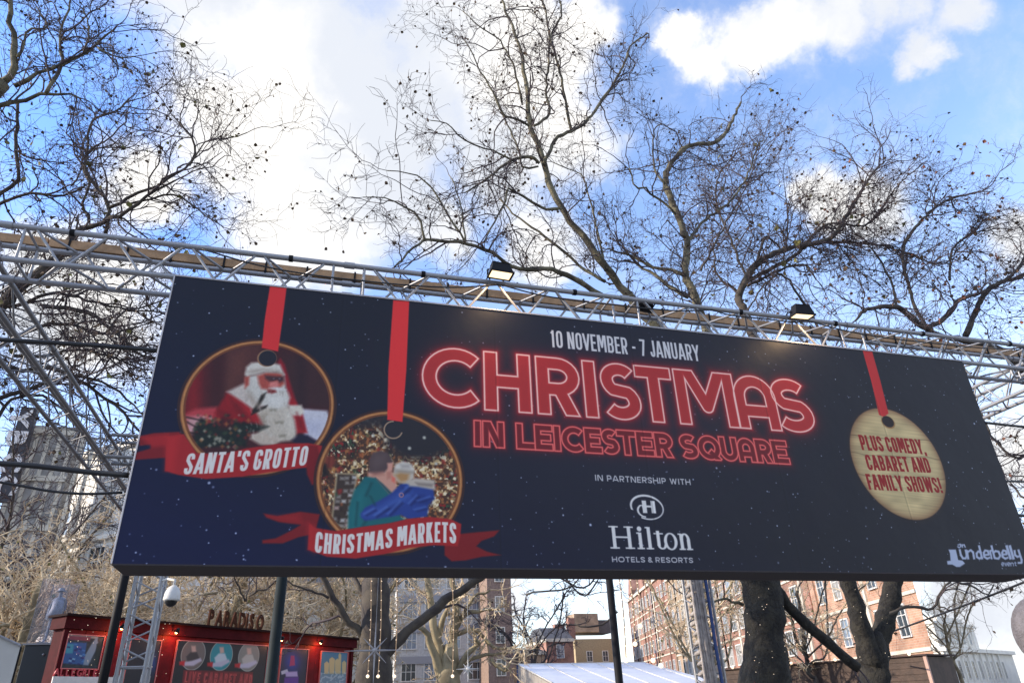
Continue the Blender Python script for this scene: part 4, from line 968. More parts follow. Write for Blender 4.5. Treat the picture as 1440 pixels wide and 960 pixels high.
def brick_house(label, A, B, storeys, zs, m, pitch, win, roof_h, gable=False, wedge=False, dep=7.5):
    d, L = nv2(A, B); root = empty('brick_house', (A[0], A[1], 0), label, 'house', 'brick houses along the right side of the square')
    H = zs * storeys + .6
    if wedge:
        n = Vector((d.y, -d.x, 0)); a = Vector((A[0], A[1], 0)); b = Vector((B[0], B[1], 0)); e = b + Vector((.66, .75, 0)) * 11
        a2 = a + Vector((.6, .8, 0)) * 8
        MB().prism([a, b, e, a2], (0, 0, H)).build('wall', m, root)
        up = Vector((0, 0, H)); MB().prism([a + n * .35 + up, b + n * .35 + up, e + up, a2 + up], (0, 0, .45)).build('cornice', STONE, root)
        up = Vector((0, 0, H + .45)); MB().prism([a - n * 1.2 + up, b - n * .9 - d * 2.0 + up, e - d * 1.5 + up, a2 + up], (0, 0, 2.0)).build('roof', SLATE, root)
    else:
        slab('wall', A, d, 0, L, 0, H, dep, 0, m, root)
        slab('cornice', A, d, -.1, L + .1, H, H + .45, dep, .35, STONE, root)
        for q in np.arange(4.6, L - 1, 9.7): slab('drainpipe', A, d, q, q + .13, .3, H, -.01, .17, BLACK, root)
    for k in range(1, storeys): slab('string_course', A, d, 0, L, zs * k + .3, zs * k + .52, .02, .10, STONE, root)
    n_ = int(L / pitch); off_ = (L - n_ * pitch) / 2
    cells = [(off_ + pitch * (i + .5), zs * k + 2.3) for i in range(n_) for k in range(storeys)]
    put_windows(root, A, d, cells, win)
    for i in range(n_ + 1):
        if i % 3 == 0: slab('pilaster', A, d, off_ + i * pitch - .22, off_ + i * pitch + .22, 0, H, .02, .16, STONE if i % 2 else m, root)
    n = Vector((d.y, -d.x, 0)); a = Vector((A[0], A[1], H + .45)); z = Vector((0, 0, 1))
    rf = MB()
    if not wedge: rf.prism([a + n * .1, a - n * 2.2 + z * roof_h, a - n * (dep - 2) + z * roof_h, a - n * dep], d * L); rf.build('roof', SLATE, root)
    q = 3.0 if not wedge else L
    while q < L - 2:
        c = MB(); c.box(a + d * q - n * 3 + z * (roof_h + .5), (1.6, 1.0, 2.6)); c.build('chimney', m, root); q += 11
    if gable:
        q = 4.
        while q < L - 4:
            g0 = a + d * q + n * .2
            MB().prism([g0 - d * 2.2, g0 + d * 2.2, g0 + d * 2.2 + z * 1.2, g0 + z * 4.2, g0 - d * 2.2 + z * 1.2], -n * 2.2).build('gable', m, root); q += 12
    return root
W1 = window_meshes('a', 1.35, 2.1, 2, 3); W2 = window_meshes('b', 1.9, 2.2, 3, 2, .12); W3 = window_meshes('c', 1.2, 1.9, 2, 2, .1, CREAM)
bp = Vector((35.6, 26.5, 0)); bd = Vector((.2558, .9667, 0))
def bq(s): q = bp + bd * s; return (q.x, q.y)
brick_house('orange brick house with stone bands, nearest on the right behind the forked tree', bq(30), bq(13.5), 5, 3.5, BRO, 2.9, W1, 3.0, wedge=True)
brick_house('red brick house with wide white windows behind the thick dark trunk', bq(62), bq(30.3), 5, 3.6, BRR, 3.2, W2, 3.2, True)
brick_house('buff brick house beyond the right truss column', bq(84), bq(62.3), 5, 3.6, BRB, 3.0, W1, 3.0)
brick_house('dark red gabled house at the far end of the brick row', bq(121), bq(84.3), 5, 3.9, BRR, 2.8, W1, 3.4, True)

# white classical building, right
P0 = hz(1325, 912, 10.); wdir = Vector((.8823, .4707, 0)); wn_ = Vector((wdir.y, -wdir.x, 0))
wr = empty('classical_building', (P0[0], P0[1], 0), 'white classical building with pilasters and tall windows at the lower right', 'building')
slab('wall', P0, wdir, 0, 60, 0, 9.6, 14, 0, CREAM, wr)
slab('cornice', P0, wdir, -.5, 60.5, 9.6, 10.5, 14.5, .9, CREAM, wr)
slab('upper_storey', P0, wdir, 3.5, 36, 10.5, 16.0, 10, -1.5, CREAM, wr); slab('upper_cornice', P0, wdir, 3.0, 36.5, 16.0, 16.7, 10.4, -1.0, CREAM, wr)
slab('parapet', P0, wdir, 8, 28, 16.7, 18.0, 9, -1.6, CREAM, wr)
for i in range(9):
    slab('pilaster', P0, wdir, .6 + i * 5.4, 1.5 + i * 5.4, 0, 9.6, .02, .45, CREAM, wr)
    if i < 6: slab('pilaster', P0, wdir, 5 + i * 5.4, 5.8 + i * 5.4, 10.5, 16, 1.5, -1.1, CREAM, wr)
WC = window_meshes('d', 2.2, 4.2, 2, 3, .22, mat('window_stone', (.55, .52, .48), .7)); WD = window_meshes('e', 1.9, 3.0, 2, 2, .2, WC[0].materials[0])
put_windows(wr, P0, wdir, [(3.75 + i * 5.4, 5.6) for i in range(9)], WC)
put_windows(wr, (P0 - np.array(wn_) * 1.5), wdir, [(8.0 + i * 5.4, 13.2) for i in range(5)], WD)
sdir = Vector((.4707, -.8823, 0)); Ps = Vector((P0[0], P0[1], 0)) - sdir * 13.9
put_windows(wr, Ps - Vector((sdir.y, -sdir.x, 0)) * -.0, sdir, [(3 + i * 4, 5.6) for i in range(3)], WD)
# low grey wing right of it
lw = empty('flat_roofed_wing', (200, 150, 0), 'low pale grey flat-roofed wing beside the white classical building', 'building')
slab('wall', (186, 140), wdir, 0, 40, 0, 8.0, 8, 0, GREYS, lw); slab('roof_edge', (186, 140), wdir, -.5, 40, 8.0, 8.7, 8, .6, CREAM, lw)

# distant terraces at the end of the square
def plain(name, label, px0, px1, ptop, Y, m, zs=3.6, pitch=3.2, win=None, roofm=SLATE, roof_h=2., dep=12, group='distant buildings at the end of the square', bands=None, side=None, cat='building'):
    a = hy(px0, ptop, Y); b = hy(px1, ptop, Y); H = a[2]
    root = empty(name, (a[0], Y, 0), label, cat, group); d = Vector((1, 0, 0)); L = b[0] - a[0]; A = (a[0], Y)
    slab('wall', A, d, 0, L, 0, H, dep, 0, m, root)
    if roof_h: slab('parapet', A, d, -.1, L + .1, H, H + .5, dep, .25, STONE, root); MB().prism([(a[0], Y, H + .5), (a[0], Y + dep, H + .5), (a[0], Y + dep * .6, H + .5 + roof_h), (a[0], Y + dep * .3, H + .5 + roof_h)], (L, 0, 0)).build('roof', roofm, root)
    n_ = max(1, int(L / pitch)); o_ = (L - n_ * pitch) / 2
    if win: put_windows(root, A, d, [(o_ + pitch * (i + .5), zs * (k + .62)) for i in range(n_) for k in range(int(H / zs))], win)
    if bands:
        for k in range(1, int(H / zs)): slab('band', A, d, 0, L, zs * k - .5, zs * k + .35, .02, .22, bands, root)
    return root
r_ = plain('terrace_house', 'small red brick terrace with chimneys in the gap above the white tent', 768, 806, 902, 120, BRR, win=W1, cat='house')
MB().box((hy(804, 902, 124)[0], 124, 13.3), (1.2, 1.2, 3.4)).build('chimney', BRR, r_); MB().box((hy(786, 902, 124)[0], 124, 13.), (1.6, 1.2, 2.)).build('chimney', BRR, r_)
r_ = plain('office_building', 'tan stepped office block beside the black lamp post', 808, 868, 898, 135, mat('tan_stone', (.46, .35, .20), .8, var=.2), win=W3, roof_h=0)
MB().box((hy(822, 890, 139)[0], 140, 15.6), (5, 5, 3.4)).build('roof_block', BRB, r_); MB().box((hy(836, 890, 139)[0], 141, 15.0), (7, 5, 2.4)).build('roof_block', SLATE, r_)
plain('brick_warehouse', 'low brown brick range just left of the distant terrace', 712, 767, 921, 110, BRB, win=None, roof_h=.6)
plain('office_building', 'grey banded office block behind the sunlit tree', 560, 684, 790, 95, mat('pale_concrete', (.56, .55, .53), .8, var=.2), win=W2, pitch=2.8, bands=mat('dark_band', (.30, .30, .32), .6), roof_h=0)
plain('brick_tower', 'narrow brown brick tower right of the sunlit tree', 684, 717, 780, 90, mat('brown_brick', (.30, .21, .17), .85, var=.3), win=W3, pitch=2.4, roof_h=0)
plain('mansion_block', 'long stone mansion block half hidden by sunlit twigs behind the red pavilion', 190, 556, 830, 78, STONE, win=W1, roof_h=3)
plain('mansion_block', 'low brick mansion block behind the twigs at the far left', -140, 165, 800, 70, mat('pale_buff_brick', (.55, .48, .38), .85, var=.3), win=W1, roof_h=3)
wq = hy(118, 645, 62); wb_ = empty('white_building', (wq[0], wq[1], 0), 'bright white sunlit building between the grey tower and the banner', 'building', 'distant buildings at the end of the square')
wd_ = Vector((.74, -.67, 0)); slab('wall', wq, wd_, -2, 11, 0, wq[2], 10, 0, WHITEP, wb_); slab('roof_edge', wq, wd_, -2.1, 11.1, wq[2], wq[2] + .5, 10, .3, CREAM, wb_)
for k in range(1, 5): slab('band', wq, wd_, -2, 11, k * 3.4, k * 3.4 + .3, .02, .35, CREAM, wb_)
put_windows(wb_, wq, wd_, [(-.5 + 2.5 * i, 3.4 * k + 1.9) for i in range(5) for k in range(1, 5)], W2)
tw_ = plain('stone_tower', 'tall grey stone tower rising through the twigs at the left', 36, 113, 597, 58, mat('grey_stone', (.36, .34, .32), .9, var=.4, vscale=.9), win=None, roof_h=0, dep=2.5)
ta, tb2 = hy(36, 597, 58), hy(113, 597, 58)
for k in range(5): slab('string_course', (ta[0], 58), Vector((1, 0, 0)), 0, tb2[0] - ta[0], ta[2] - .7 - k * 3.6, ta[2] - .3 - k * 3.6, .02, .18, STONE if k == 0 else tw_.children[0].data.materials[0], tw_)
for k in range(7): slab('pier', (ta[0], 58), Vector((1, 0, 0)), .1 + k * .78, .35 + k * .78, 0, ta[2] - .7, .02, .05, tw_.children[0].data.materials[0], tw_)
# vertical sign on the tower
a = hy(22, 596, 56.5); sg = empty('vertical_sign', (a[0], 56.5, 10), 'tall dark vertical sign with white letters on the grey tower', 'sign')
sx0, sx1 = hy(10, 640, 56.5)[0], hy(34, 640, 56.5)[0]; zt = hy(30, 572, 56.5)[2]; zb = hy(10, 705, 56.5)[2]
MB().box(((sx0 + sx1) / 2, 56.7, (zt + zb) / 2), (sx1 - sx0, .5, zt - zb)).build('sign_board', mat('sign_black', (.035, .03, .035), .5), sg)
LETW = mat('white_sign_letters', (.75, .70, .68), .5)
def letter_mesh(ch, ext):
    cu = bpy.data.curves.new('letter', 'FONT'); cu.body = ch; cu.extrude = ext; cu.offset = .035; cu.resolution_u = 3
    o = bpy.data.objects.new('tmp', cu); COL.objects.link(o); me = bpy.data.meshes.new_from_object(o.evaluated_get(bpy.context.evaluated_depsgraph_get())); bpy.data.objects.remove(o)
    return me
for i, (ch, py) in enumerate((('Y', 590), ('B', 618), ('C', 650), ('C', 682))):
    me = letter_mesh(ch, .05); o = link('letter', me, LETW, sg); c = hy(28 - i * 6.0, py, 56.4)
    o.matrix_parent_inverse = Matrix(); o.matrix_local = Matrix.Translation(Vector(c) - sg.location + Vector((-.55, 0, .75))) @ Matrix.Rotation(math.pi / 2, 4, 'X') @ Matrix.Rotation(-math.pi / 2, 4, 'Z') @ Matrix.Diagonal((2.1, 1.7, 1, 1))

# ================================================================== red pavilion
SA = Vector((-6.148, 22.222, 0)); SD = Vector((.7030, .7112, 0)); SN = Vector((SD.y, -SD.x, 0)); SL = 11.84
RED = mat('deep_red_boards', (.17, .008, .012), .6, spec=.15, var=.35, vscale=2.5)
REDD = mat('dark_red_fascia', (.075, .006, .009), .7, spec=.1, var=.3)
PINK = mat('pink_trim', (.58, .16, .15), .5)
pv = empty('pavilion', SA, 'long dark red show pavilion covered with framed posters', 'pavilion')
k = 0; s_ = .3
while s_ < SL - .01:
    e_ = min(SL, s_ + .592); slab('board', SA, SD, s_ + .006, e_ - .006, 0, 3.86, .06, .004 * (k % 2), RED, pv); s_ = e_; k += 1
slab('wall', SA, SD, .32, SL - .02, 0, 3.9, .5, -.07, REDD, pv)
slab('fascia', SA, SD, .22, SL + .12, 3.87, 4.17, .55, .10, REDD, pv); slab('cornice', SA, SD, .16, SL + .2, 4.17, 4.23, .65, .20, mat('maroon_lead', (.022, .010, .010), .8, spec=.1), pv)
for s_ in (.28, SL - .14): slab('corner_post', SA, SD, s_, s_ + .14, 0, 3.86, .0, .05, REDD, pv)
def SP(s, z, out=.0): q = SA + SD * s + SN * out; return Vector((q.x, q.y, z))
def poster(label, s0, s1, z0, z1, painter, W, H, base):
    root = empty('poster', SP((s0 + s1) / 2, z0, .02), label, 'poster', 'framed posters on the red pavilion')
    c = Canvas(SP(s0, z0, .045), SD * (s1 - s0), (0, 0, z1 - z0), W, H, base); painter(c)
    facepanel('print', SP(s0, z0, .045), SD * (s1 - s0), Vector((0, 0, z1 - z0)), c.material('poster_print', .5), root, -SN * .03)
    f = .026
    for (a0, a1, b0, b1) in ((s0 - f, s1 + f, z1, z1 + f), (s0 - f, s1 + f, z0 - f, z0), (s0 - f, s0, z0, z1), (s1, s1 + f, z0, z1)):
        slab('frame_bar', SA, SD, a0, a1, b0, b1, -.01, .065, PINK, root)
    return root
def P_blue(c):
    c.c += (vnoise(c.X / 3, c.Y / 3, 41)[..., None] - .5) * .12
    c.poly([(90, 887), (140, 889), (137, 898), (120, 896), (95, 894)], (150, 150, 140), .02)
    c.poly([(96, 893), (128, 895), (126, 901), (98, 899)], (130, 50, 66), .02)
    c.poly([(90, 902), (122, 903), (118, 934), (88, 932)], (34, 82, 138), .02); c.poly([(91, 904), (104, 905), (102, 918), (90, 918)], (54, 140, 160), .02)
    for i in range(26): x_, y_ = rs.uniform(91, 120), rs.uniform(903, 932); c.poly([(x_, y_), (x_ + 4, y_ + 1), (x_ + 3, y_ + 3), (x_ - 1, y_ + 2)], [(150, 190, 210), (20, 30, 90), (60, 120, 180), (110, 80, 140)][rs.integers(4)], .012, a=.8)
    c.poly([(137, 893), (128, 906), (120, 920), (117, 934), (124, 935), (134, 915), (138, 905)], (120, 140, 156), .02)
    c.poly([(136, 905), (133, 935), (144, 937), (146, 900)], (14, 34, 34), .02)
def P_show(c):
    for cx, colr in ((272, (110, 96, 90)), (311.5, (40, 132, 140)), (350, (130, 124, 116))):
        cc = c.loc(cx, 921 + (cx - 311) * .04); rr = .43
        d_ = np.hypot(c.mx - cc[0], c.my - cc[1]); c.blend(full, np.clip((rr + .03 - d_) / .02, 0, 1), (150, 150, 142)); c.blend(full, np.clip((rr - d_) / .02, 0, 1), colr)
        y0 = 921 + (cx - 311) * .04
        c.poly([(cx - 3, y0 - 12), (cx + 3, y0 - 12), (cx + 4, y0 - 4), (cx - 2, y0 - 2)], (196, 156, 140), .03)
        c.poly([(cx - 10, y0 + 3), (cx - 4, y0 - 3), (cx + 5, y0 - 3), (cx + 8, y0 + 5), (cx + 4, y0 + 12), (cx - 8, y0 + 13)], [(60, 50, 50), (190, 196, 200), (180, 170, 160)][int((cx - 270) / 38)], .03)
        c.poly([(cx - 16, y0 + 11), (cx - 3, y0 + 9), (cx + 10, y0 + 5), (cx + 12, y0 + 9), (cx, y0 + 16), (cx - 14, y0 + 16)], (186, 176, 190), .03)
        c.poly([(cx - 20, y0 + 10), (cx - 12, y0 + 9), (cx - 13, y0 + 16), (cx - 20, y0 + 15)], (180, 20, 30), .03)
    c.poly([(258, 941), (356, 944), (354, 975), (254, 975)], (96, 18, 24), .01)
    text(c, 'LIVE CABARET AND', (258, 960), (354, 962.5), (259, 943), (206, 84, 76), k=.10, gap=.07, soft=.012)
    text(c, 'LIVE CABARET AND', (258, 960), (354, 962.5), (259, 943), (120, 18, 26), k=.05, gap=.07, soft=.02)
def P_purple(c):
    c.blend(full, np.exp(-(((c.X - 411) / 12) ** 2 + ((c.Y - 930) / 16) ** 2)) * .9, (44, 54, 150))
    c.poly([(409, 921), (414, 921), (415, 935), (407, 936)], (156, 40, 90), .02); c.poly([(395, 943), (404, 940), (406, 945), (396, 948)], (180, 176, 190), .02)
    c.poly([(401, 944), (418, 943), (419, 951), (402, 951)], (170, 150, 190), .03); c.poly([(400, 952), (420, 951), (419, 975), (398, 975)], (90, 40, 130), .03)
def P_castle(c):
    c.blend(full, np.clip((932 - c.Y) / 20, 0, 1) * .7, (40, 106, 150))
    for (x_, t_, w_) in ((456, 932, 7), (463, 926, 8), (471, 928, 7), (476, 920, 4), (481, 931, 6)): c.poly([(x_, t_), (x_ + w_ / 2, t_ - 3), (x_ + w_, t_), (x_ + w_ - 1, 947), (x_, 947)], (190, 168, 118), .02)
    c.blend(full, np.clip((c.Y - 944) / 6, 0, 1) * .8, (120, 138, 150)); c.blend(full, (vnoise(c.X / 2, c.Y / 2, 77) > .62) * np.clip((c.Y - 942) / 4, 0, 1) * .5, (190, 200, 206))
def P_dark(c):
    c.blend(full, np.exp(-(((c.X - 214) / 7) ** 2 + ((c.Y - 930) / 16) ** 2)) * .9, (30, 60, 130)); c.poly([(204, 925), (211, 923), (212, 945), (205, 947)], (20, 84, 84), .03)
    c.poly([(203, 935), (209, 936), (208, 950), (202, 950)], (90, 50, 100), .03)
poster('left poster in blue tones above the white board', .42, 1.42, 2.92, 3.72, P_blue, 150, 120, (26, 40, 48))
poster('dark narrow poster right of the left truss column', 2.25, 3.22, 1.6, 3.70, P_dark, 120, 260, (22, 22, 34))
poster('largest poster with three round portraits and red show lettering', 3.80, 7.40, 1.2, 3.74, P_show, 540, 380, (20, 18, 26))
poster('blue and purple stage poster right of the grey lamp post', 8.05, 9.35, 1.4, 3.70, P_purple, 160, 280, (22, 20, 44))
poster('small poster of pale towers under a blue sky at the pavilion end', 10.05, 11.50, 1.9, 3.68, P_castle, 180, 220, (70, 110, 130))
# red lettering and white board below the left poster
wb = slab('white_board', SA, SD, .25, 2.05, 2.35, 2.72, -.05, .09, WHITEP, None); tag(wb, 'white board fixed below the left poster of the pavilion', 'board')
rl = empty('red_lettering', SP(.3, 2.73, .06), 'line of small red letters along the top of the white board', 'lettering')
s_ = .25
for ch in 'ALLEGRIE':
    me = letter_mesh(ch, .02); o = link('letter', me, mat('letter_red', (.5, .05, .06), .5) if s_ == .25 else me_red, rl); me_red = o.data.materials[0]
    M = Matrix((SD, Vector((0, 0, 1)), SN)).transposed().to_4x4(); o.matrix_parent_inverse = Matrix(); o.matrix_local = Matrix.Translation(SP(s_, 2.73, .07) - rl.location) @ M @ Matrix.Diagonal((.20, .24, 1, 1)); s_ += .15
# bronze letters on the roof
rt = empty('roof_lettering', SP(4.6, 4.24, -.6), 'brown capital letters standing on the pavilion roof', 'lettering')
LB = mat('bronze_letters', (.08, .034, .022), .9, var=.3, spec=.05); s_ = 4.70
for ch in 'PARADISO':
    me = letter_mesh(ch, .03); o = link('letter', me, LB, rt); M = Matrix((SD, Vector((0, 0, 1)), SN)).transposed().to_4x4(); o.matrix_parent_inverse = Matrix()
    o.matrix_local = Matrix.Translation(SP(s_, 4.235, .12) - rt.location) @ M @ Matrix.Diagonal((.38, .66, 1, 1)); s_ += .16 if ch == 'I' else .305
# sconces on the pavilion
WARM = mat('warm_bulb', (1, .6, .3), .4, emit=(1, .45, .16), estr=14)
def sconce(s, label, en=9):
    root = empty('sconce', SP(s, 3.86, .1), label, 'lamp', 'lit lamps on the pavilion front')
    MB().tube([SP(s, 3.98, .1), SP(s, 4.02, .34)], .015, 6).build('arm', BLACK, root); MB().tube([SP(s, 4.04, .36), SP(s, 3.95, .30)], [.04, .075], 10).build('shade', BLACK, root)
    MB().ball(SP(s, 3.945, .30), .045, 8, 6).build('bulb', WARM, root, smooth=True)
    l = bpy.data.lights.new('lamp', 'POINT'); l.energy = en; l.color = (1, .32, .10); l.shadow_soft_size = .05; lo = bpy.data.objects.new('lamp_light', l); COL.objects.link(lo); lo.parent = root; lo.location = SP(s, 3.86, .27) - root.location
sconce(1.72, 'lit lamp on the pavilion fascia between the blue poster and the truss column'); sconce(3.50, 'lit lamp on the pavilion fascia left of the largest poster'); sconce(7.75, 'lit lamp on the pavilion fascia behind the grey lamp post', 6); sconce(9.70, 'lit lamp on the pavilion fascia left of the pale tower poster')

# ================================================================== street furniture
def camdome():
    c = Vector(hy(242, 838, 11.3)); root = empty('camera_dome', c, 'white security camera dome on an arm beside the left column', 'camera')
    MB().tube([c + Vector((0, 0, .15)), c + Vector((0, 0, .11)), c + Vector((0, 0, .05)), c + Vector((0, 0, -.04)), c + Vector((0, 0, -.06))], [.025, .075, .10, .112, .105], 20).build('housing', WHITEP, root, smooth=True)
    MB().ball(c + Vector((0, 0, -.06)), .082, 16, 10).build('dark_dome', mat('smoked_glass', (.012, .012, .014), .15), root, smooth=True)
    MB().tube([c + Vector((0, 0, .14)), c + Vector((0, 0, .22)), c + Vector((-.12, .1, .25)), Vector((-1.97, 11.6, c.z + .25))], .018, 8).build('arm', WHITEP, root, smooth=True)
camdome()
def lamp_post(label, X, Y, r, top, m):
    root = empty('lamp_post', (X, Y, 0), label, 'lamp post')
    MB().tube([(X, Y, 0), (X, Y, .9), (X, Y, .95), (X, Y, top)], [r * 1.9, r * 1.8, r * 1.15, r * .8], 14).build('post', m, root, smooth=True)
    MB().tube([(X, Y, .9), (X, Y, 1.0)], [r * 2.1, r * 2.1], 14).build('collar', m, root)
    MB().tube([(X, Y, top), (X, Y, top + .1), (X, Y, top + .18), (X, Y, top + .5), (X, Y, top + .6)], [.05, .1, .16, .2, .05], 10).build('lantern', m, root)
lamp_post('dark grey-green lamp post in front of the red pavilion', -.255, 10, .068, 6.2, DARKP)
lamp_post('black lamp post in the sky gap above the white tent', 4.37, 10, .05, 6.2, BLACK)
p = MB().tube([(4.62, 10.6, 0), (4.60, 10.6, 6.3)], [.045, .035], 10).build('pole', mat('grey_pole', (.10, .10, .11), .5), smooth=True); tag(p, 'thin grey pole leaning close behind the black lamp post', 'pole')

# kiosk with a standing figure under a clear case
kx0 = hy(28, 930, 23.6)[0]; kx1 = hy(71, 930, 23.6)[0]; kz = hy(50, 906, 23.6)[2]; kc = (kx0 + kx1) / 2
kk = empty('kiosk', (kc, 24.2, 0), 'black kiosk carrying a grey figure at the lower left', 'kiosk')
MB().box((kc, 24.2, kz / 2), (kx1 - kx0, 1.1, kz)).build('body', mat('kiosk_black', (.014, .015, .017), .5), kk, bevel=.02)
MB().box((kc, 24.2, kz + .02), (kx1 - kx0 + .1, 1.2, .04)).build('top', mat('kiosk_top', (.25, .25, .25), .5), kk)
for q in ((.24, .1), (.55, -.7), (.5, -1.35)): MB().ball((kc + q[0] - .1, 23.63, kz - .3 + q[1] * .5), .035, 8, 6).build('knob', ALU, kk, smooth=True)
def skinned(name, joints, edges, m, parent, sub=2, loc=(0, 0, 0)):
    me = bpy.data.meshes.new(name); me.from_pydata([(x_ + loc[0], y_ + loc[1], z_ + loc[2]) for x_, y_, z_, _ in joints], edges, []); o = link(name, me, m, parent)
    o.modifiers.new('skin', 'SKIN'); me.skin_vertices.new() if not me.skin_vertices else None
    for i, j in enumerate(joints): 
        r = j[3] if hasattr(j[3], '__len__') else (j[3], j[3]); me.skin_vertices[0].data[i].radius = r
    me.skin_vertices[0].data[0].use_root = True
    s_ = o.modifiers.new('sub', 'SUBSURF'); s_.levels = sub; s_.render_levels = sub; me.materials[0]
    return o
def figure_joints(h, arm=0., face=1):
    """standing figure, h total height, pelvis root; returns joints, edges"""
    k = h / 1.75
    J_ = [(0, 0, .95, .13), (0, .0, 1.12, .125), (0, .0, 1.30, .15), (0, 0, 1.45, (.10, .08)), (0, -.01, 1.52, .052), (0, -.02, 1.62, (.078, .09)), (0, -.02, 1.70, (.070, .085)),
          (.09, 0, .88, .09), (.11, .01, .50, .06), (.12, .03, .10, .042), (.13, -.12, .04, .035), (-.09, 0, .88, .09), (-.12, .0, .50, .06), (-.16, .03, .10, .042), (-.18, -.12, .04, .035),
          (.18, 0, 1.42, .062), (.25, .02, 1.15, .045), (.22 - arm, -.10 - arm, .93, .034), (.22 - arm, -.13 - arm, .86, .032), (-.18, 0, 1.42, .062), (-.25, .02, 1.15, .045), (-.24, -.08, .90, .034), (-.24, -.10, .83, .032)]
    E_ = [(0, 1), (1, 2), (2, 3), (3, 4), (4, 5), (5, 6), (0, 7), (7, 8), (8, 9), (9, 10), (0, 11), (11, 12), (12, 13), (13, 14), (3, 15), (15, 16), (16, 17), (17, 18), (3, 19), (19, 20), (20, 21), (21, 22)]
    J_ = [(x_ * k, y_ * k, z_ * k, tuple(q * k for q in r) if hasattr(r, '__len__') else r * k) for x_, y_, z_, r in J_]
    return J_, E_
STAT = mat('weathered_statue', (.23, .26, .31), .6, var=.35, vscale=6)
st_ = empty('statue', (kc + .05, 24.2, kz + .05), 'pale blue-grey standing figure in a short coat on the black kiosk', 'statue')
J_, E_ = figure_joints(1.42, .03); skinned('body', J_, E_, STAT, st_, 1, (kc + .05, 24.2, kz + .09))
MB().tube([(kc + .05, 24.2, kz + .72), (kc + .05, 24.2, kz + 1.0), (kc + .05, 24.2, kz + 1.22)], [.24, .165, .15], 14).build('coat', STAT, st_, smooth=True)
MB().tube([(kc + .05, 24.18, kz + 1.47), (kc + .05, 24.18, kz + 1.485), (kc + .05, 24.18, kz + 1.49), (kc + .05, 24.18, kz + 1.56)], [.13, .13, .085, .08], 12).build('hat', STAT, st_)
MB().box((kc + .05, 24.2, kz + .065), (.5, .4, .05)).build('base', STAT, st_)
cm = bpy.data.materials.new('clear_acrylic'); cm.use_nodes = True; t = NT(cm.node_tree)
gb = t.new('ShaderNodeBsdfGlossy', {'Color': (.9, .9, .95, 1), 'Roughness': .15}); tb_ = t.new('ShaderNodeBsdfTransparent', {'Color': (.93, .92, .95, 1)}); df_ = t.new('ShaderNodeBsdfDiffuse', {'Color': (.55, .52, .55, 1)})
mx = t.new('ShaderNodeMixShader', {0: .015, 1: tb_.outputs[0], 2: df_.outputs[0]}); mx2 = t.new('ShaderNodeMixShader', {0: .02, 1: mx.outputs[0], 2: gb.outputs[0]}); t.new('ShaderNodeOutputMaterial', {0: mx2.outputs[0]})
cs = empty('display_case', (kc, 24.2, kz + .04), 'clear case with pale edges standing round the grey figure', 'display case')
hw2 = (kx1 - kx0) / 2 - .02; zt2 = kz + 1.75
for (cx_, cy_, sx_, sy_) in ((kc, 23.68, hw2 * 2, .01), (kc, 24.72, hw2 * 2, .01), (kc - hw2, 24.2, .01, 1.02), (kc + hw2, 24.2, .01, 1.02)): MB().box((cx_, cy_, (kz + .05 + zt2) / 2), (sx_, sy_, zt2 - kz - .05)).build('pane', cm, cs)
for a_ in (-1, 1):
    for b_ in (23.68, 24.72): MB().box((kc + a_ * hw2, b_, (kz + .05 + zt2) / 2), (.015, .015, zt2 - kz - .05)).build('edge_post', mat('pale_edge', (.22, .21, .20), .5) if a_ < 0 and b_ < 24 else bpy.data.materials['pale_edge'], cs)

# pale awnings lower left, white tent centre, timber chalet right
CANV = mat('white_canvas', (.56, .55, .52), .8, var=.12, vscale=1.5, bump=.1, bscale=3)
CANB = mat('white_marquee_sheet', (.62, .64, .70), .75, var=.08, vscale=1.2, bump=.15, bscale=2)
q0 = Vector(hy(-60, 868, 19)); q1 = Vector(hy(28, 909, 19))
aw = empty('tent', (q1.x, 19, 0), 'off-white tent corner at the bottom left beside the black kiosk', 'tent')
a0, a1 = Vector(q0), Vector(q1); MB().prism([(a0.x, 19, a0.z), (a1.x, 19, a1.z), (a1.x, 19, a1.z - .78), (a0.x, 19, a1.z - .60)], (0, .04, 0)).build('valance', CANV, aw)
MB().prism([(a0.x, 19.05, a0.z), (a1.x, 19.05, a1.z), (a1.x * 20.5 / 19, 20.5, a1.z), (a0.x * 20.5 / 19, 20.5, a0.z + .05)], (0, 0, .02)).build('roof_sheet', CANV, aw)
MB().tube([(a0.x, 18.97, a0.z + .02), (a1.x + .02, 18.97, a1.z + .02)], .03, 6).build('edge_rail', ALU, aw); MB().tube([(a1.x, 19.05, 0), (a1.x, 19.05, a1.z)], .03, 8).build('leg', BLACK, aw)
MB().box(((a0.x + a1.x) / 2, 19.4, (a1.z - .75) / 2), (a1.x - a0.x, .1, a1.z - .75)).build('dark_wall', mat('tent_wall', (.05, .02, .03), .7), aw)

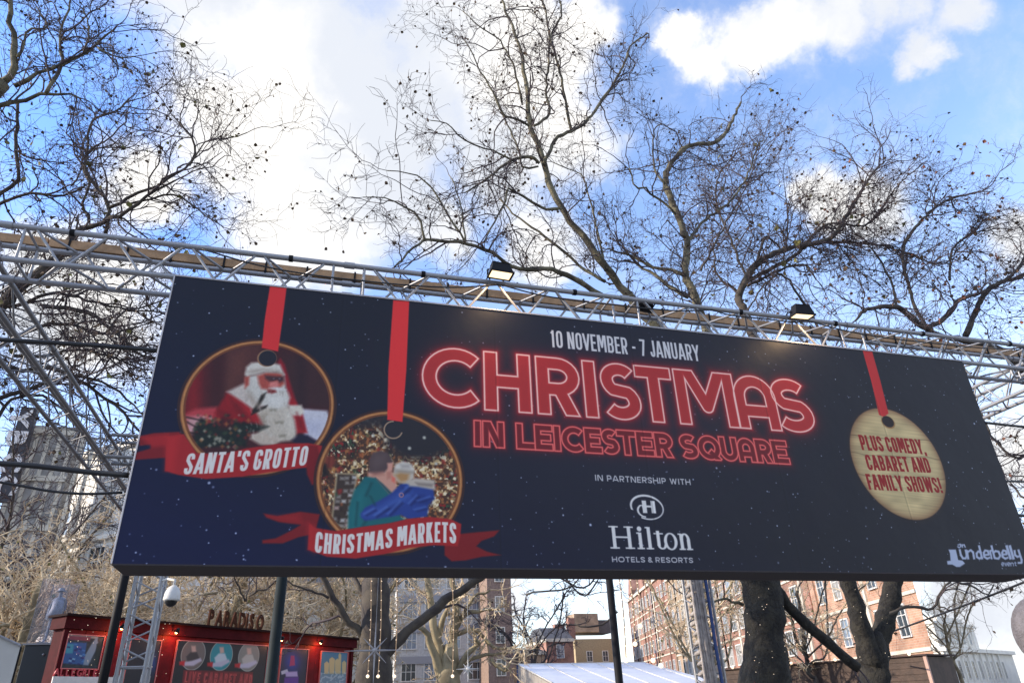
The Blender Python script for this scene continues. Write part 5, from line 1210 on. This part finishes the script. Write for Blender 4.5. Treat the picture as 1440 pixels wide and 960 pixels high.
tt = empty('marquee', (9, 26, 0), 'white marquee roof at the bottom centre with a dark blue post', 'tent')
R0 = Vector(hz(728, 934, 3.4)); R1 = Vector(hz(906, 931, 3.4)); E0 = Vector(hy(792, 968, 24.0)); E1 = Vector(hy(1012, 966, 25.)); R2 = Vector(hy(984, 951, 29))
def sheet(name, P, m, root, th=.03): MB().prism(P, (0, 0, -th)).build(name, m, root)
n_ = 5
for i in range(n_):
    f0, f1 = i / n_, (i + 1) / n_ - .004
    sheet('roof_panel', [R0.lerp(R1, f0), R0.lerp(R1, f1), E0.lerp(E1, f1), E0.lerp(E1, f0)], CANB, tt)
sheet('roof_panel', [R1, R2, E1], CANB, tt)
for f0 in (0, .2, .4, .6, .8, 1): MB().tube([R0.lerp(R1, f0) + Vector((0, 0, .01)), E0.lerp(E1, f0) + Vector((0, 0, .01))], .028, 6).build('roof_rib', CANV, tt, smooth=True)
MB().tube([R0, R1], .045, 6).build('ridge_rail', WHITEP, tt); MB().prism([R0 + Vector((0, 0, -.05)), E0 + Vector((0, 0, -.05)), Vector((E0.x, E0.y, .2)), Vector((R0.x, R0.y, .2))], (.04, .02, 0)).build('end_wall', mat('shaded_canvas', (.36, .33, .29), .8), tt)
MB().tube([(R0.x - .02, R0.y - .1, 0), (R0.x - .02, R0.y - .1, R0.z)], .07, 8).build('post', mat('blue_post', (.02, .04, .13), .5), tt)

WOOD = mat('brown_boards', (.080, .047, .034), .7, var=.4, vscale=3, bump=.3, bscale=18)
c0 = Vector(hz(1110, 935, 3.0)); c1 = Vector(hz(1300, 921, 3.0)); cdir, cL = nv2(c0, c1); c0b = c0 - cdir * 4.2
ch = empty('chalet', (c0.x, c0.y, 0), 'brown boarded market chalet with small lights along its roof edge', 'chalet')
for k in range(12): slab('board', c0b, cdir, 0, cL + 4.2, 3.0 - .255 * (k + 1) + .012, 3.0 - .255 * k, .03, .004 * (k % 3), WOOD, ch)
slab('wall', c0b, cdir, .02, cL + 4.18, 0, 2.96, 3., -.04, WOOD, ch)
slab('roof_edge', c0b, cdir, -.1, cL + 4.32, 3.0, 3.07, 3.2, .12, mat('roof_felt', (.06, .035, .03), .8), ch)
slab('corner_board', c0b, cdir, cL + 4.12, cL + 4.26, 0, 2.99, .1, .03, mat('pale_corner', (.50, .32, .26), .7), ch)
BULB = mat('small_white_bulb', (.9, .8, .65), .3, emit=(1., .75, .5), estr=.8)
for k in range(9):
    q = c0b + cdir * (cL + 4.1) * (k + .5) / 9; MB().ball((q.x - cdir.y * -.1, q.y - .16, 3.10), .075, 8, 6).build('bulb', BULB, ch, smooth=True)

# fairy-light strings and hanging stars
def light_string(label, px, py0, py1, dx, Y, bulb=.035, warm=True, n=10):
    a_ = Vector(hy(px, py0, Y)); b_ = Vector(hy(px + dx, py1, Y)); b_.x = a_.x + (b_.x - a_.x) * .25
    root = empty('light_string', a_, label, 'string light', 'strings of tiny lamps hanging from the trees')
    P = resample([a_, a_.lerp(b_, .5) + Vector((.03, 0, 0)), b_], 12); MB().tube(P, .012, 4).build('wire', mat('cream_wire', (.55, .36, .20), .6) if 'cream_wire' not in bpy.data.materials else bpy.data.materials['cream_wire'], root)
    mb = MB()
    for k in range(n): q = a_.lerp(b_, (k + .5) / n) + Vector((.015, -.01, 0)); mb.ball(q, bulb * .36, 5, 4)
    o = mb.build('lamps', BULB, root); o['kind'] = 'stuff'
    MB().ball(b_, bulb * 1.3, 8, 6).build('end_lamp', BULB, root, smooth=True)
for (px, y1, dx) in ((869, 928, 7), (884, 905, 2), (893, 880, 2), (904, 928, 12), (912, 935, 20)): light_string('thin cream light string hanging near x'[:-2] + {869: 'the black lamp post', 884: 'the far brick gable', 893: 'the first far windows', 904: 'the leaning dark limb', 912: 'the right truss column'}[px], px, 800, y1, dx, 13)
for (px, w_) in ((522, 'the left side of the hanging star'), (536, 'the right side of the hanging star'), (636, 'the sunlit tree crown'), (558, 'the leaning lower limb')): light_string('thin cream light string falling past ' + w_, px, 810, 950, 3, 17, .028)
def star(label, c, r, m):
    root = empty('star_ornament', c, label, 'ornament', 'hanging white stars'); c = Vector(c)
    for k in range(4):
        a_ = math.pi * k / 4; d_ = Vector((math.cos(a_), .05 * (k % 2), math.sin(a_))) * (r if k % 2 == 0 else r * .55)
        MB().tube([c - d_, c - d_ * .2, c + d_ * .2, c + d_], [.004, .018, .018, .004], 6).build('ray', m, root)
    MB().ball(c, .05, 8, 6).build('centre', m, root); MB().tube([c + Vector((0, 0, r * .8)), c + Vector((0, 0, r + 1.4))], .006, 4).build('wire', m, root)
SW = mat('frosted_white', (.36, .34, .34), .5)
star('large white eight-pointed star hanging before the leaning trunk', hy(527, 914, 15), .58, SW); star('small white star hanging right of the sunlit tree', hy(658, 940, 18), .28, WHITEP); star('pale star hanging above the tent beside the lamp post', hy(918, 872, 22), .4, SW)

# person at the right edge, seen from behind the ear
pr_ = empty('person', (2.455, 2.0, 0), 'grey-haired person in a dark coat half out of frame at the right edge', 'person')
SKIN_ = mat('skin', (.48, .27, .20), .5); HAIR = mat('grey_hair', (.17, .155, .165), .8, var=.3, vscale=30, bump=.6, bscale=90); COAT = mat('dark_coat', (.04, .04, .05), .8, var=.3)
J_, E_ = figure_joints(1.83, .02); skinned('body', J_, E_, SKIN_, pr_, 2, (2.475, 2.0, 0))
hd = Vector((2.475, 1.985, 1.745))
MB().ball(hd + Vector((0, .012, .012)), .112, 20, 14, (.80, .95, 1.08)).build('hair', HAIR, pr_, smooth=True)
MB().ball(hd + Vector((0, -.045, -.025)), .088, 18, 12, (.80, .80, 1.22)).build('face', SKIN_, pr_, smooth=True)
for s_ in (-1, 1):
    MB().ball(hd + Vector((s_ * .088, -.01, -.015)), .034, 10, 8, (.35, .65, 1)).build('ear', SKIN_, pr_, smooth=True); MB().ball(hd + Vector((s_ * .03, -.112, -.005)), .011, 8, 6).build('eye', WHITEP, pr_, smooth=True)
MB().tube([hd + Vector((0, -.115, .0)), hd + Vector((0, -.14, -.04)), hd + Vector((0, -.115, -.05))], [.008, .016, .01], 8).build('nose', SKIN_, pr_, smooth=True)
MB().tube([hd + Vector((-.025, -.108, -.075)), hd + Vector((0, -.118, -.075)), hd + Vector((.025, -.108, -.075))], [.004, .008, .004], 6).build('mouth', mat('lips', (.4, .16, .14), .5), pr_, smooth=True)
J2 = [(0, 0, .62, .17), (0, 0, .95, .16), (0, 0, 1.2, .16), (0, 0, 1.42, .165), (0, .01, 1.50, .09), (.19, 0, 1.47, .08), (.27, .02, 1.2, .062), (.24, -.10, .96, .05), (-.19, 0, 1.47, .08), (-.27, .02, 1.2, .062), (-.26, -.08, .95, .05)]
skinned('coat', J2, [(0, 1), (1, 2), (2, 3), (3, 4), (3, 5), (5, 6), (6, 7), (3, 8), (8, 9), (9, 10)], COAT, pr_, 2, (2.475, 2.0, 0))
for sx_, base in ((1, (2.475 + .235, 1.86, .90)), (-1, (2.475 - .25, 1.89, .87))):
    for f_i, (dx_, L_) in enumerate(((-.028, .075), (-.010, .085), (.010, .08), (.028, .062))):
        b_ = Vector(base) + Vector((0, dx_, -.02)); MB().tube([b_, b_ + Vector((0, -.006, -L_ * .5)), b_ + Vector((-sx_ * .014, -.008, -L_ * .8)), b_ + Vector((-sx_ * .026, -.006, -L_))], [.010, .0095, .008, .006], 7).build('finger', SKIN_, pr_, smooth=True)
    b_ = Vector(base); MB().tube([b_ + Vector((-sx_ * .01, -.03, .0)), b_ + Vector((-sx_ * .03, -.055, -.025)), b_ + Vector((-sx_ * .032, -.062, -.055))], [.012, .011, .008], 7).build('thumb', SKIN_, pr_, smooth=True)

# ================================================================== trees
def c1(X, Y): return (X / 2.4, Y / 2.4)
def c2(X, Y): return (440 + X / 2.2865, Y / 2.2865)
def c3(X, Y): return (920 + X / 2.2865, Y / 2.2865)
def c8(X, Y): return (1140 + X / 4.8, 400 + Y / 4.8)
def m1(*q): return [c1(a, b) for a, b in q]
def m2(*q): return [c2(a, b) for a, b in q]
def m3(*q): return [c3(a, b) for a, b in q]
def m8(*q): return [c8(a, b) for a, b in q]
TR = [(1077, 962), (1076, 900), (1070, 830), (1055, 740), (1035, 640), (1012, 540), (1000, 480)]
tree('dark plane tree with the thickest trunk, its limbs rising above the date line', (8.0, 15, 0), [
    ([(1079, 1010)] + TR, 15, 15, 66, 17, 0),
    ([(1004, 500)] + m3((130, 955), (100, 880), (105, 780), (70, 680), (35, 580), (60, 520), (110, 470), (190, 460), (230, 425), (280, 330)), 15, 15.5, 20, 4, 1.6),
    ([(1020, 580), (960, 500)] + m2((1010, 945), (960, 880), (920, 830), (860, 750), (800, 670), (760, 590), (745, 540), (730, 490), (700, 410), (690, 300), (680, 230), (650, 110), (610, 10), (590, -60)), 15, 14, 24, 3, 1.),
    (m2((742, 530), (780, 450), (830, 420), (870, 400), (940, 310), (1000, 210), (1020, 150), (1080, 110)), 14.3, 15, 9, 3, 1.1),
    (m2((830, 415), (810, 320), (790, 220), (765, 120), (800, 50), (790, -20)), 14.5, 13.8, 6, 3, 1.),
    (m2((710, 405), (760, 370), (750, 290), (760, 150), (750, 50), (730, -20)), 14.2, 14.8, 6, 3, 1.),
    (m2((695, 405), (620, 370), (580, 300), (530, 210), (490, 130)), 14.2, 13.4, 6, 2, 1.),
    (m2((672, 330), (640, 200), (600, 130), (540, 90), (480, 40)), 14.2, 13.9, 5, 2, 1.),
    (m2((728, 525), (700, 505), (650, 510), (590, 550), (540, 590), (490, 620)), 14.3, 13.6, 8, 3, 1.1),
    (m2((640, 515), (600, 495), (480, 445), (440, 400), (380, 385)), 14., 13., 5, 2, 1.),
    (m2((725, 535), (680, 540), (650, 450), (600, 350), (580, 300)), 14.3, 14.9, 5, 2, 1.),
    (m2((800, 670), (740, 670), (690, 640), (630, 605), (620, 640), (590, 700), (550, 780)), 14.2, 13.6, 7, 3, .9),
    (m2((930, 950), (830, 890), (760, 865), (640, 860), (590, 820), (520, 790), (430, 775), (360, 775), (300, 820), (260, 865)), 14.6, 13., 14, 4, 1.),
    (m2((360, 775), (350, 710), (300, 665), (230, 640), (160, 640)), 13.3, 13., 6, 2, 1.1),
    (m2((490, 780), (440, 700), (380, 600), (320, 560), (240, 550)), 13.4, 12.8, 5, 2, .9),
    (m2((490, 775), (470, 640), (440, 560)), 13.4, 13.9, 4, 2, .7),
    (m2((940, 905), (880, 870), (760, 770), (660, 700), (600, 640)), 14.7, 15.5, 8, 3, 1.2),
    (m2((940, 870), (920, 760), (900, 680), (880, 600), (860, 560), (770, 520)), 14.7, 15.2, 6, 2, .9),
    (m3((100, 885), (60, 870), (0, 860), (-60, 830), (-150, 800)), 15, 15.8, 9, 3, 1.4),
    (m3((105, 790), (150, 720), (250, 640), (300, 560), (330, 480), (350, 450)), 15, 16, 7, 2, 1.3),
    (m3((70, 690), (20, 640), (-30, 610), (-60, 600), (-80, 540)), 15, 14.6, 6, 3, 1.3),
    (m3((35, 590), (0, 540), (0, 420), (30, 400)), 15, 15.4, 5, 2, 1.2),
    (m3((110, 955), (60, 930), (0, 880), (-60, 850), (-140, 830)), 15.2, 16, 10, 3, 1.),
    ([(1085, 822), (1125, 868), (1160, 900), (1205, 938)], 15, 14.6, 15, 12, .4, 1),
    ([(1045, 850), (1022, 842), (995, 846)], 15, 14.8, 6, 4, .5),
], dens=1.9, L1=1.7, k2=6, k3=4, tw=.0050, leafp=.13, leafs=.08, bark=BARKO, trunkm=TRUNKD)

tree('forked dark plane tree at the lower right whose crown fills the upper right', (17.0, 21, 0), [
    ([(1231, 1010), (1230, 960), (1229, 925), (1227, 890)], 21, 21, 40, 24, 0),
    ([(1224, 935), (1217, 900), (1207, 870), (1196, 830), (1160, 740)], 21, 20.6, 26, 15, 0, 1),
    ([(1166, 755), (1110, 600), (1062, 480), (1038, 418)], 20.6, 20, 20, 17, .3),
    ([(1234, 935), (1238, 900), (1245, 870), (1254, 830), (1262, 740), (1262, 640), (1250, 560)], 21, 21.5, 24, 13, .25, 1),
    (m3((270, 955), (290, 910), (330, 850), (420, 800), (560, 770), (620, 690), (700, 560), (740, 520)), 20, 19, 16, 3, 1.5),
    (m3((300, 905), (440, 830), (520, 780), (700, 785), (800, 810), (900, 850)), 20, 20.5, 9, 3, 1.5),
    (m3((330, 850), (360, 760), (420, 800), (430, 680), (440, 640)), 19.8, 20.8, 6, 2, 1.3),
    (m3((150, 870), (240, 700), (290, 610), (330, 500)), 20, 18.5, 5, 2, 1.5),
    (m3((470, 800), (560, 720), (690, 720), (780, 600), (860, 530)), 19.8, 18.6, 5, 2, 1.5),
    (m3((270, 940), (200, 880), (190, 800), (150, 760)), 20.2, 21.5, 6, 2, 1.5),
    (m3((300, 900), (250, 780), (200, 650), (210, 560), (260, 500)), 20, 21, 6, 2, 1.6),
    (m3((600, 1240), (530, 1060), (470, 960), (430, 900), (400, 880), (350, 920), (300, 1000)), 20, 19.5, 8, 3, 1.),
    (m3((300, 920), (400, 870), (480, 850), (520, 900)), 20, 19.2, 6, 3, 1.2),
    ([(1244, 868), (1275, 853), (1313, 855), (1320, 835), (1335, 818)], 21, 20.6, 7, 4, .5),
    ([(1318, 852), (1340, 858)], 20.7, 20.4, 3, 2, .8),
    ([(1345, 818), (1365, 822), (1388, 836), (1398, 822)], 20.3, 19.8, 4, 2, .5),
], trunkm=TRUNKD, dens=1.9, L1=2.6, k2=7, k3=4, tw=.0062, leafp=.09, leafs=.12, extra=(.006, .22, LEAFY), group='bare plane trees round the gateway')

tree('plane tree with russet leaves over the right end of the truss', (26, 20, 0), [
    ([(1700, 1010), (1640, 860), (1560, 700), (1480, 560), (1430, 500)], 20, 19, 50, 26, .1),
    ([(1440, 520), (1400, 490)] + m8((800, 320), (880, 250), (960, 170), (1000, 110), (1180, 40)), 19, 18.5, 16, 6, 1.2),
    (m8((810, 310), (720, 260), (640, 190), (560, 150), (440, 150), (350, 190), (300, 240)), 18.8, 18.2, 14, 5, 1.1),
    (m3((880, 1060), (830, 960), (800, 810), (850, 720), (930, 650), (1050, 615)), 18.8, 18, 8, 3, 1.2),
    (m3((1000, 1080), (1060, 950), (1110, 910), (1180, 890), (1240, 840)), 18.9, 18.2, 11, 6, 1.3),
    (m3((950, 900), (960, 800), (1030, 750), (1100, 735)), 18.8, 19.4, 5, 2, 1.2),
    (m3((1130, 900), (1180, 850), (1200, 780)), 18.5, 18.5, 7, 3, 1.2),
    (m3((780, 990), (760, 900), (700, 800), (640, 740)), 18.8, 19.6, 6, 2, 1.3),
    ([(1480, 560), (1440, 640), (1400, 620), (1370, 560)], 19, 20, 8, 3, 1.6),
    ([(1500, 640), (1450, 700), (1420, 680)], 19, 20, 8, 3, 1.6),
], dens=1.9, L1=2.5, k2=7, k3=4, tw=.0060, leafp=.08, leafs=.14, leafm=LEAF, extra=(.035, .13, LEAFR), group='bare plane trees round the gateway')

tree('plane tree with pale lit limbs filling the top left corner', (-14, 12.5, 0), [
    ([(-420, 1010), (-330, 760), (-230, 480), (-140, 300), (-60, 180), (0, 117)], 12.5, 12.5, 60, 22, .15),
    (m1((0, 285), (40, 240), (50, 150), (35, 60), (30, -30)), 12.5, 12., 13, 7, 1.2),
    (m1((50, 290), (120, 250), (210, 220), (290, 180), (330, 140), (380, 100)), 12.4, 12., 8, 3, 1.5),
    (m1((-60, 380), (0, 360), (100, 332), (160, 320), (240, 315), (270, 330)), 12.5, 12.2, 11, 3, 1.3),
    (m1((155, 315), (200, 240), (215, 200), (200, 130), (230, 30), (250, -30)), 12.2, 12.6, 7, 3, 1.4),
    (m1((60, 190), (100, 100), (160, 90), (120, 20)), 12.2, 12.7, 5, 2, 1.4),
    (m1((290, 180), (300, 100), (280, 20)), 12., 12.5, 4, 2, 1.4),
    (m1((330, 160), (390, 190), (460, 190)), 12., 11.7, 4, 2, 1.5),
], dens=2.2, L1=1.5, k2=6, k3=4, tw=.0046, leafp=.2, leafs=.06, bark=BARKO)

tree('plane tree spreading over the left end of the truss', (-9, 16, 0), [
    ([(-190, 1010), (-150, 800), (-110, 640), (-60, 500), (10, 420), (70, 370), (104, 330)], 16, 15.5, 40, 9, .6),
    ([(-60, 520), (30, 470), (90, 455), (140, 470), (190, 460)], 16, 15.3, 10, 4, 1.6),
    ([(-40, 500), (20, 520), (80, 520), (150, 560), (200, 610)], 16, 15.4, 10, 4, 1.6),
    ([(-60, 420), (20, 430), (80, 410), (150, 430), (230, 440)], 16, 15.4, 9, 3, 1.6),
    (m1((250, 790), (290, 765), (340, 758), (380, 735), (420, 720), (500, 655), (590, 610)), 15.5, 14.6, 11, 4, 1.4),
    (m1((355, 790), (370, 700), (330, 640), (290, 570), (300, 450), (320, 400), (390, 380), (440, 330)), 15.4, 15.8, 8, 3, 1.4),
    (m1((370, 700), (470, 650), (560, 610), (650, 540), (650, 470), (600, 410)), 15.4, 14.6, 7, 3, 1.4),
    (m1((430, 690), (500, 670), (580, 655), (660, 700), (750, 770)), 14.9, 14.4, 5, 2, 1.3),
    (m1((300, 750), (280, 690), (300, 620), (280, 560), (330, 500), (420, 500)), 15.5, 16.4, 6, 2, 1.4),
    (m1((-40, 720), (0, 690), (100, 650), (200, 660), (290, 630)), 15.8, 15.2, 7, 3, 1.4),
    (m1((60, 340), (55, 480), (60, 600), (0, 650), (-50, 700)), 15.2, 15.8, 5, 8, 1.2),
    (m1((640, 560), (700, 480), (780, 470), (830, 450)), 14.7, 14.4, 3, 2, 1.2),
    ([(60, 430), (120, 440), (165, 470), (200, 500), (230, 505)], 15.6, 15., 9, 4, 1.6),
    ([(20, 500), (60, 500), (110, 490), (150, 500), (200, 520)], 15.8, 15.4, 7, 3, 1.6),
    ([(0, 560), (60, 540), (110, 530), (160, 545), (210, 590)], 15.8, 15.0, 8, 3, 1.7),
    ([(-10, 600), (20, 560), (70, 560), (100, 590)], 15.9, 16.8, 7, 3, 1.6),
    ([(-60, 640), (-20, 470), (0, 420), (40, 390)], 16, 16.5, 9, 4, 1.5),
    ([(150, 470), (175, 440), (230, 420), (260, 400)], 15.3, 15.8, 5, 2, 1.4),
], dens=2.0, L1=1.9, k2=7, k3=4, tw=.0052, leafp=.13, leafs=.08, extra=(.012, .13, LEAFY))

tree('dark plane tree with a limb leaning right beside the pavilion end', (2.0, 20, 0), [
    ([(528, 1010), (527, 960), (527, 900), (530, 850), (530, 818), (534, 760), (535, 700)], 20, 20, 46, 28, .1),
    ([(535, 925), (560, 900), (600, 866), (640, 834), (675, 812), (720, 770)], 20, 19.4, 24, 12, .5),
    ([(520, 900), (495, 878), (476, 850), (455, 815), (430, 760)], 20, 19.6, 16, 8, .5),
    ([(524, 860), (512, 835), (500, 810), (480, 740)], 20, 20.8, 10, 7, .4),
    ([(462, 840), (430, 828), (405, 818)], 19.7, 19.2, 5, 3, .8),
    ([(530, 720), (510, 640), (520, 560)], 20, 20, 20, 8, .8), ([(535, 720), (580, 660), (640, 600)], 20, 21, 16, 6, .8),
    ([(690, 805), (760, 800), (820, 826), (850, 790)], 19.4, 19., 6, 3, .8), ([(740, 836), (760, 830), (798, 829), (812, 815)], 19., 18.7, 4, 3, .6),
    ([(808, 876), (820, 880), (850, 877), (870, 860)], 19., 18.7, 3, 4, .3), ([(795, 812), (822, 838), (840, 815)], 19.4, 19.2, 4, 3, .5),
    ([(345, 845), (335, 825), (328, 800)], 19.7, 19.2, 4, 3, .8), ([(346, 845), (352, 820), (370, 800)], 19.7, 20.2, 3, 2, .8), ([(350, 838), (380, 822), (400, 808)], 19.7, 19.2, 4, 3, .6),
], dens=1.6, L1=1.4, k2=4, k3=4, tw=.008, leafp=.04, leafs=.08)

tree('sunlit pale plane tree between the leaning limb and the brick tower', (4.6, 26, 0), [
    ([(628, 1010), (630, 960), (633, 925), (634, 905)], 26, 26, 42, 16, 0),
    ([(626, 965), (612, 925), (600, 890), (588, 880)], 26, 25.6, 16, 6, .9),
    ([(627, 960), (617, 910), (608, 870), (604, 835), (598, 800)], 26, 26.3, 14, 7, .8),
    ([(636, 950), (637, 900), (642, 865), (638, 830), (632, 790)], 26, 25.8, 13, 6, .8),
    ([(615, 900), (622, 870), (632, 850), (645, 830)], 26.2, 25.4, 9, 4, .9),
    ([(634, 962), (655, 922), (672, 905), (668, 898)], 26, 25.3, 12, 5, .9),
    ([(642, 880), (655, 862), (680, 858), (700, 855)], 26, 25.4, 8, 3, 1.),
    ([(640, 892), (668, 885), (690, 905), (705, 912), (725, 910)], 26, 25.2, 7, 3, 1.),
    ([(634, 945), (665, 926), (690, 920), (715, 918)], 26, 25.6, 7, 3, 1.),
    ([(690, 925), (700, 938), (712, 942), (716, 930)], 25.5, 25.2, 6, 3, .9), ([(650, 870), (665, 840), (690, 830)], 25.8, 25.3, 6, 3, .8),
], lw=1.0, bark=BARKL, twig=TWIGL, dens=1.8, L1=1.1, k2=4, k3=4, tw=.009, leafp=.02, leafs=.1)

def simple_tree(label, px, Y, H, spread, crown0, twig, bark, dens, tw, L1, wpx=20, leafp=.03, leafs=.12, leafm=LEAFY, n=9, group='sunlit trees across the square', k2=5, k3=5, wob=.3, flat=1.):
    b = hy(px, 940, Y); x0 = b[0]; limbs = []
    base = [(x0, Y, 0), (x0 + .2, Y, H * .2), (x0 - .1, Y + .1, H * crown0), (x0 + .2, Y, H * .6)]
    limbs.append((base, 0, 0, wpx, wpx * .5, 0.3))
    for i in range(n):
        a = 2 * math.pi * i / n + random.uniform(-.4, .4); z0 = H * (crown0 + .3 * random.random()); rr_ = spread * random.uniform(.6, 1.)
        e = H * random.uniform(crown0 + .1, 1.0)
        limbs.append(([(x0, Y, z0 * .8), (x0 + math.cos(a) * rr_ * .3, Y + math.sin(a) * rr_ * .3, z0), (x0 + math.cos(a + .25) * rr_ * .65, Y + math.sin(a + .25) * rr_ * .65, (z0 + e) / 2 + .4), (x0 + math.cos(a) * rr_, Y + math.sin(a) * rr_, e)], 0, 0, wpx * .45, 3, 1.))
    return tree(label, (x0, Y, 0), limbs, twig=twig, bark=bark, dens=dens, L1=L1, tw=tw, leafp=leafp, leafs=leafs, leafm=leafm, group=group, wig=wob, k2=k2, k3=k3)
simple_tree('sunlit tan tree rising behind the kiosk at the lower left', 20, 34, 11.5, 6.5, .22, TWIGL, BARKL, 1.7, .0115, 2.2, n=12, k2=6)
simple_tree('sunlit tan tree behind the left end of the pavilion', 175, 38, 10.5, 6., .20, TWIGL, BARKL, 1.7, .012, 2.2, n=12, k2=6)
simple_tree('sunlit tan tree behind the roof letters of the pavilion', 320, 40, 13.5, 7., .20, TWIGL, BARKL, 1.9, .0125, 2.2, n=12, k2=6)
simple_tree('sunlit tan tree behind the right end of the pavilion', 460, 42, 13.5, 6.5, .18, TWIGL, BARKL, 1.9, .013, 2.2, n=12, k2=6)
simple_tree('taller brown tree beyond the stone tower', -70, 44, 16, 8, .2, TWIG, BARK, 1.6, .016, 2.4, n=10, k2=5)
simple_tree('small upright bare tree in the sky gap above the tent', 754, 62, 10.5, 4.2, .42, TWIG, BARK, 1.1, .018, 1.8, n=9, wpx=7, leafp=0, group='bare trees in the distance', k2=4, k3=4)
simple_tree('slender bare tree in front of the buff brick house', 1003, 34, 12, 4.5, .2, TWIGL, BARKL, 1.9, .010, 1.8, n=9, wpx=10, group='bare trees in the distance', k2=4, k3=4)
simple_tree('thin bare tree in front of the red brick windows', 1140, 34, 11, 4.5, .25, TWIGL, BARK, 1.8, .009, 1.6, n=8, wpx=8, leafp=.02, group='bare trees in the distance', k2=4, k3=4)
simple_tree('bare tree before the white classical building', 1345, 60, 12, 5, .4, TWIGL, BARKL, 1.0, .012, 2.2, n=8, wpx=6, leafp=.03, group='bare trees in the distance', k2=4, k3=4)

# tiny net lights on the thick dark trunk and on the forked trunk
def net_lights(label, px0, px1, y0, y1, Y, n, r=.016):
    mb = MB()
    for i in range(n):
        q = hy(random.uniform(px0, px1), random.uniform(y0, y1), Y); mb.ball(q, r * random.uniform(.3, .65), 5, 4)
    o = mb.build('net_lights', BULB); tag(o, label, 'string light', kind='stuff')
net_lights('scattered tiny white lights wrapped on the thickest dark trunk', 1050, 1106, 822, 955, 14.42, 20, .013)
net_lights('scattered tiny white lights on the forked trunk', 1200, 1250, 822, 930, 20.4, 14, .016)
net_lights('tiny white lights speckling the pavilion front', 95, 240, 868, 950, 21.6, 60, .014)

for i, (xa, xb, sag) in enumerate(((1.7, 4.2, .10), (4.2, 5.5, .05), (-1.2, 1.7, .16), (5.5, 8.9, .12))):
    P = [(xa + (xb - xa) * t_, 6.0 + .02 * math.sin(t_ * 9), TZ0 + TH - .035 - sag * 4 * t_ * (1 - t_)) for t_ in np.linspace(0, 1, 7)]
    cable(P, .008, ['black power lead looped between the two lit floodlights along the top chord', 'short black lead feeding the floodlight right of the neon lettering', 'black lead sagging along the truss left of the first floodlight', 'black lead running along the truss towards the wooden tag ribbon'][i])
for X_c in (-2.3, -.4, .9, 2.55, 4.6, 5.9, 7.2, 8.6):
    MB().tube([(X_c - .02, TY0, TZ0 + TH), (X_c + .02, TY0, TZ0 + TH)], .034, 10).build('clamp', BLACK, front)
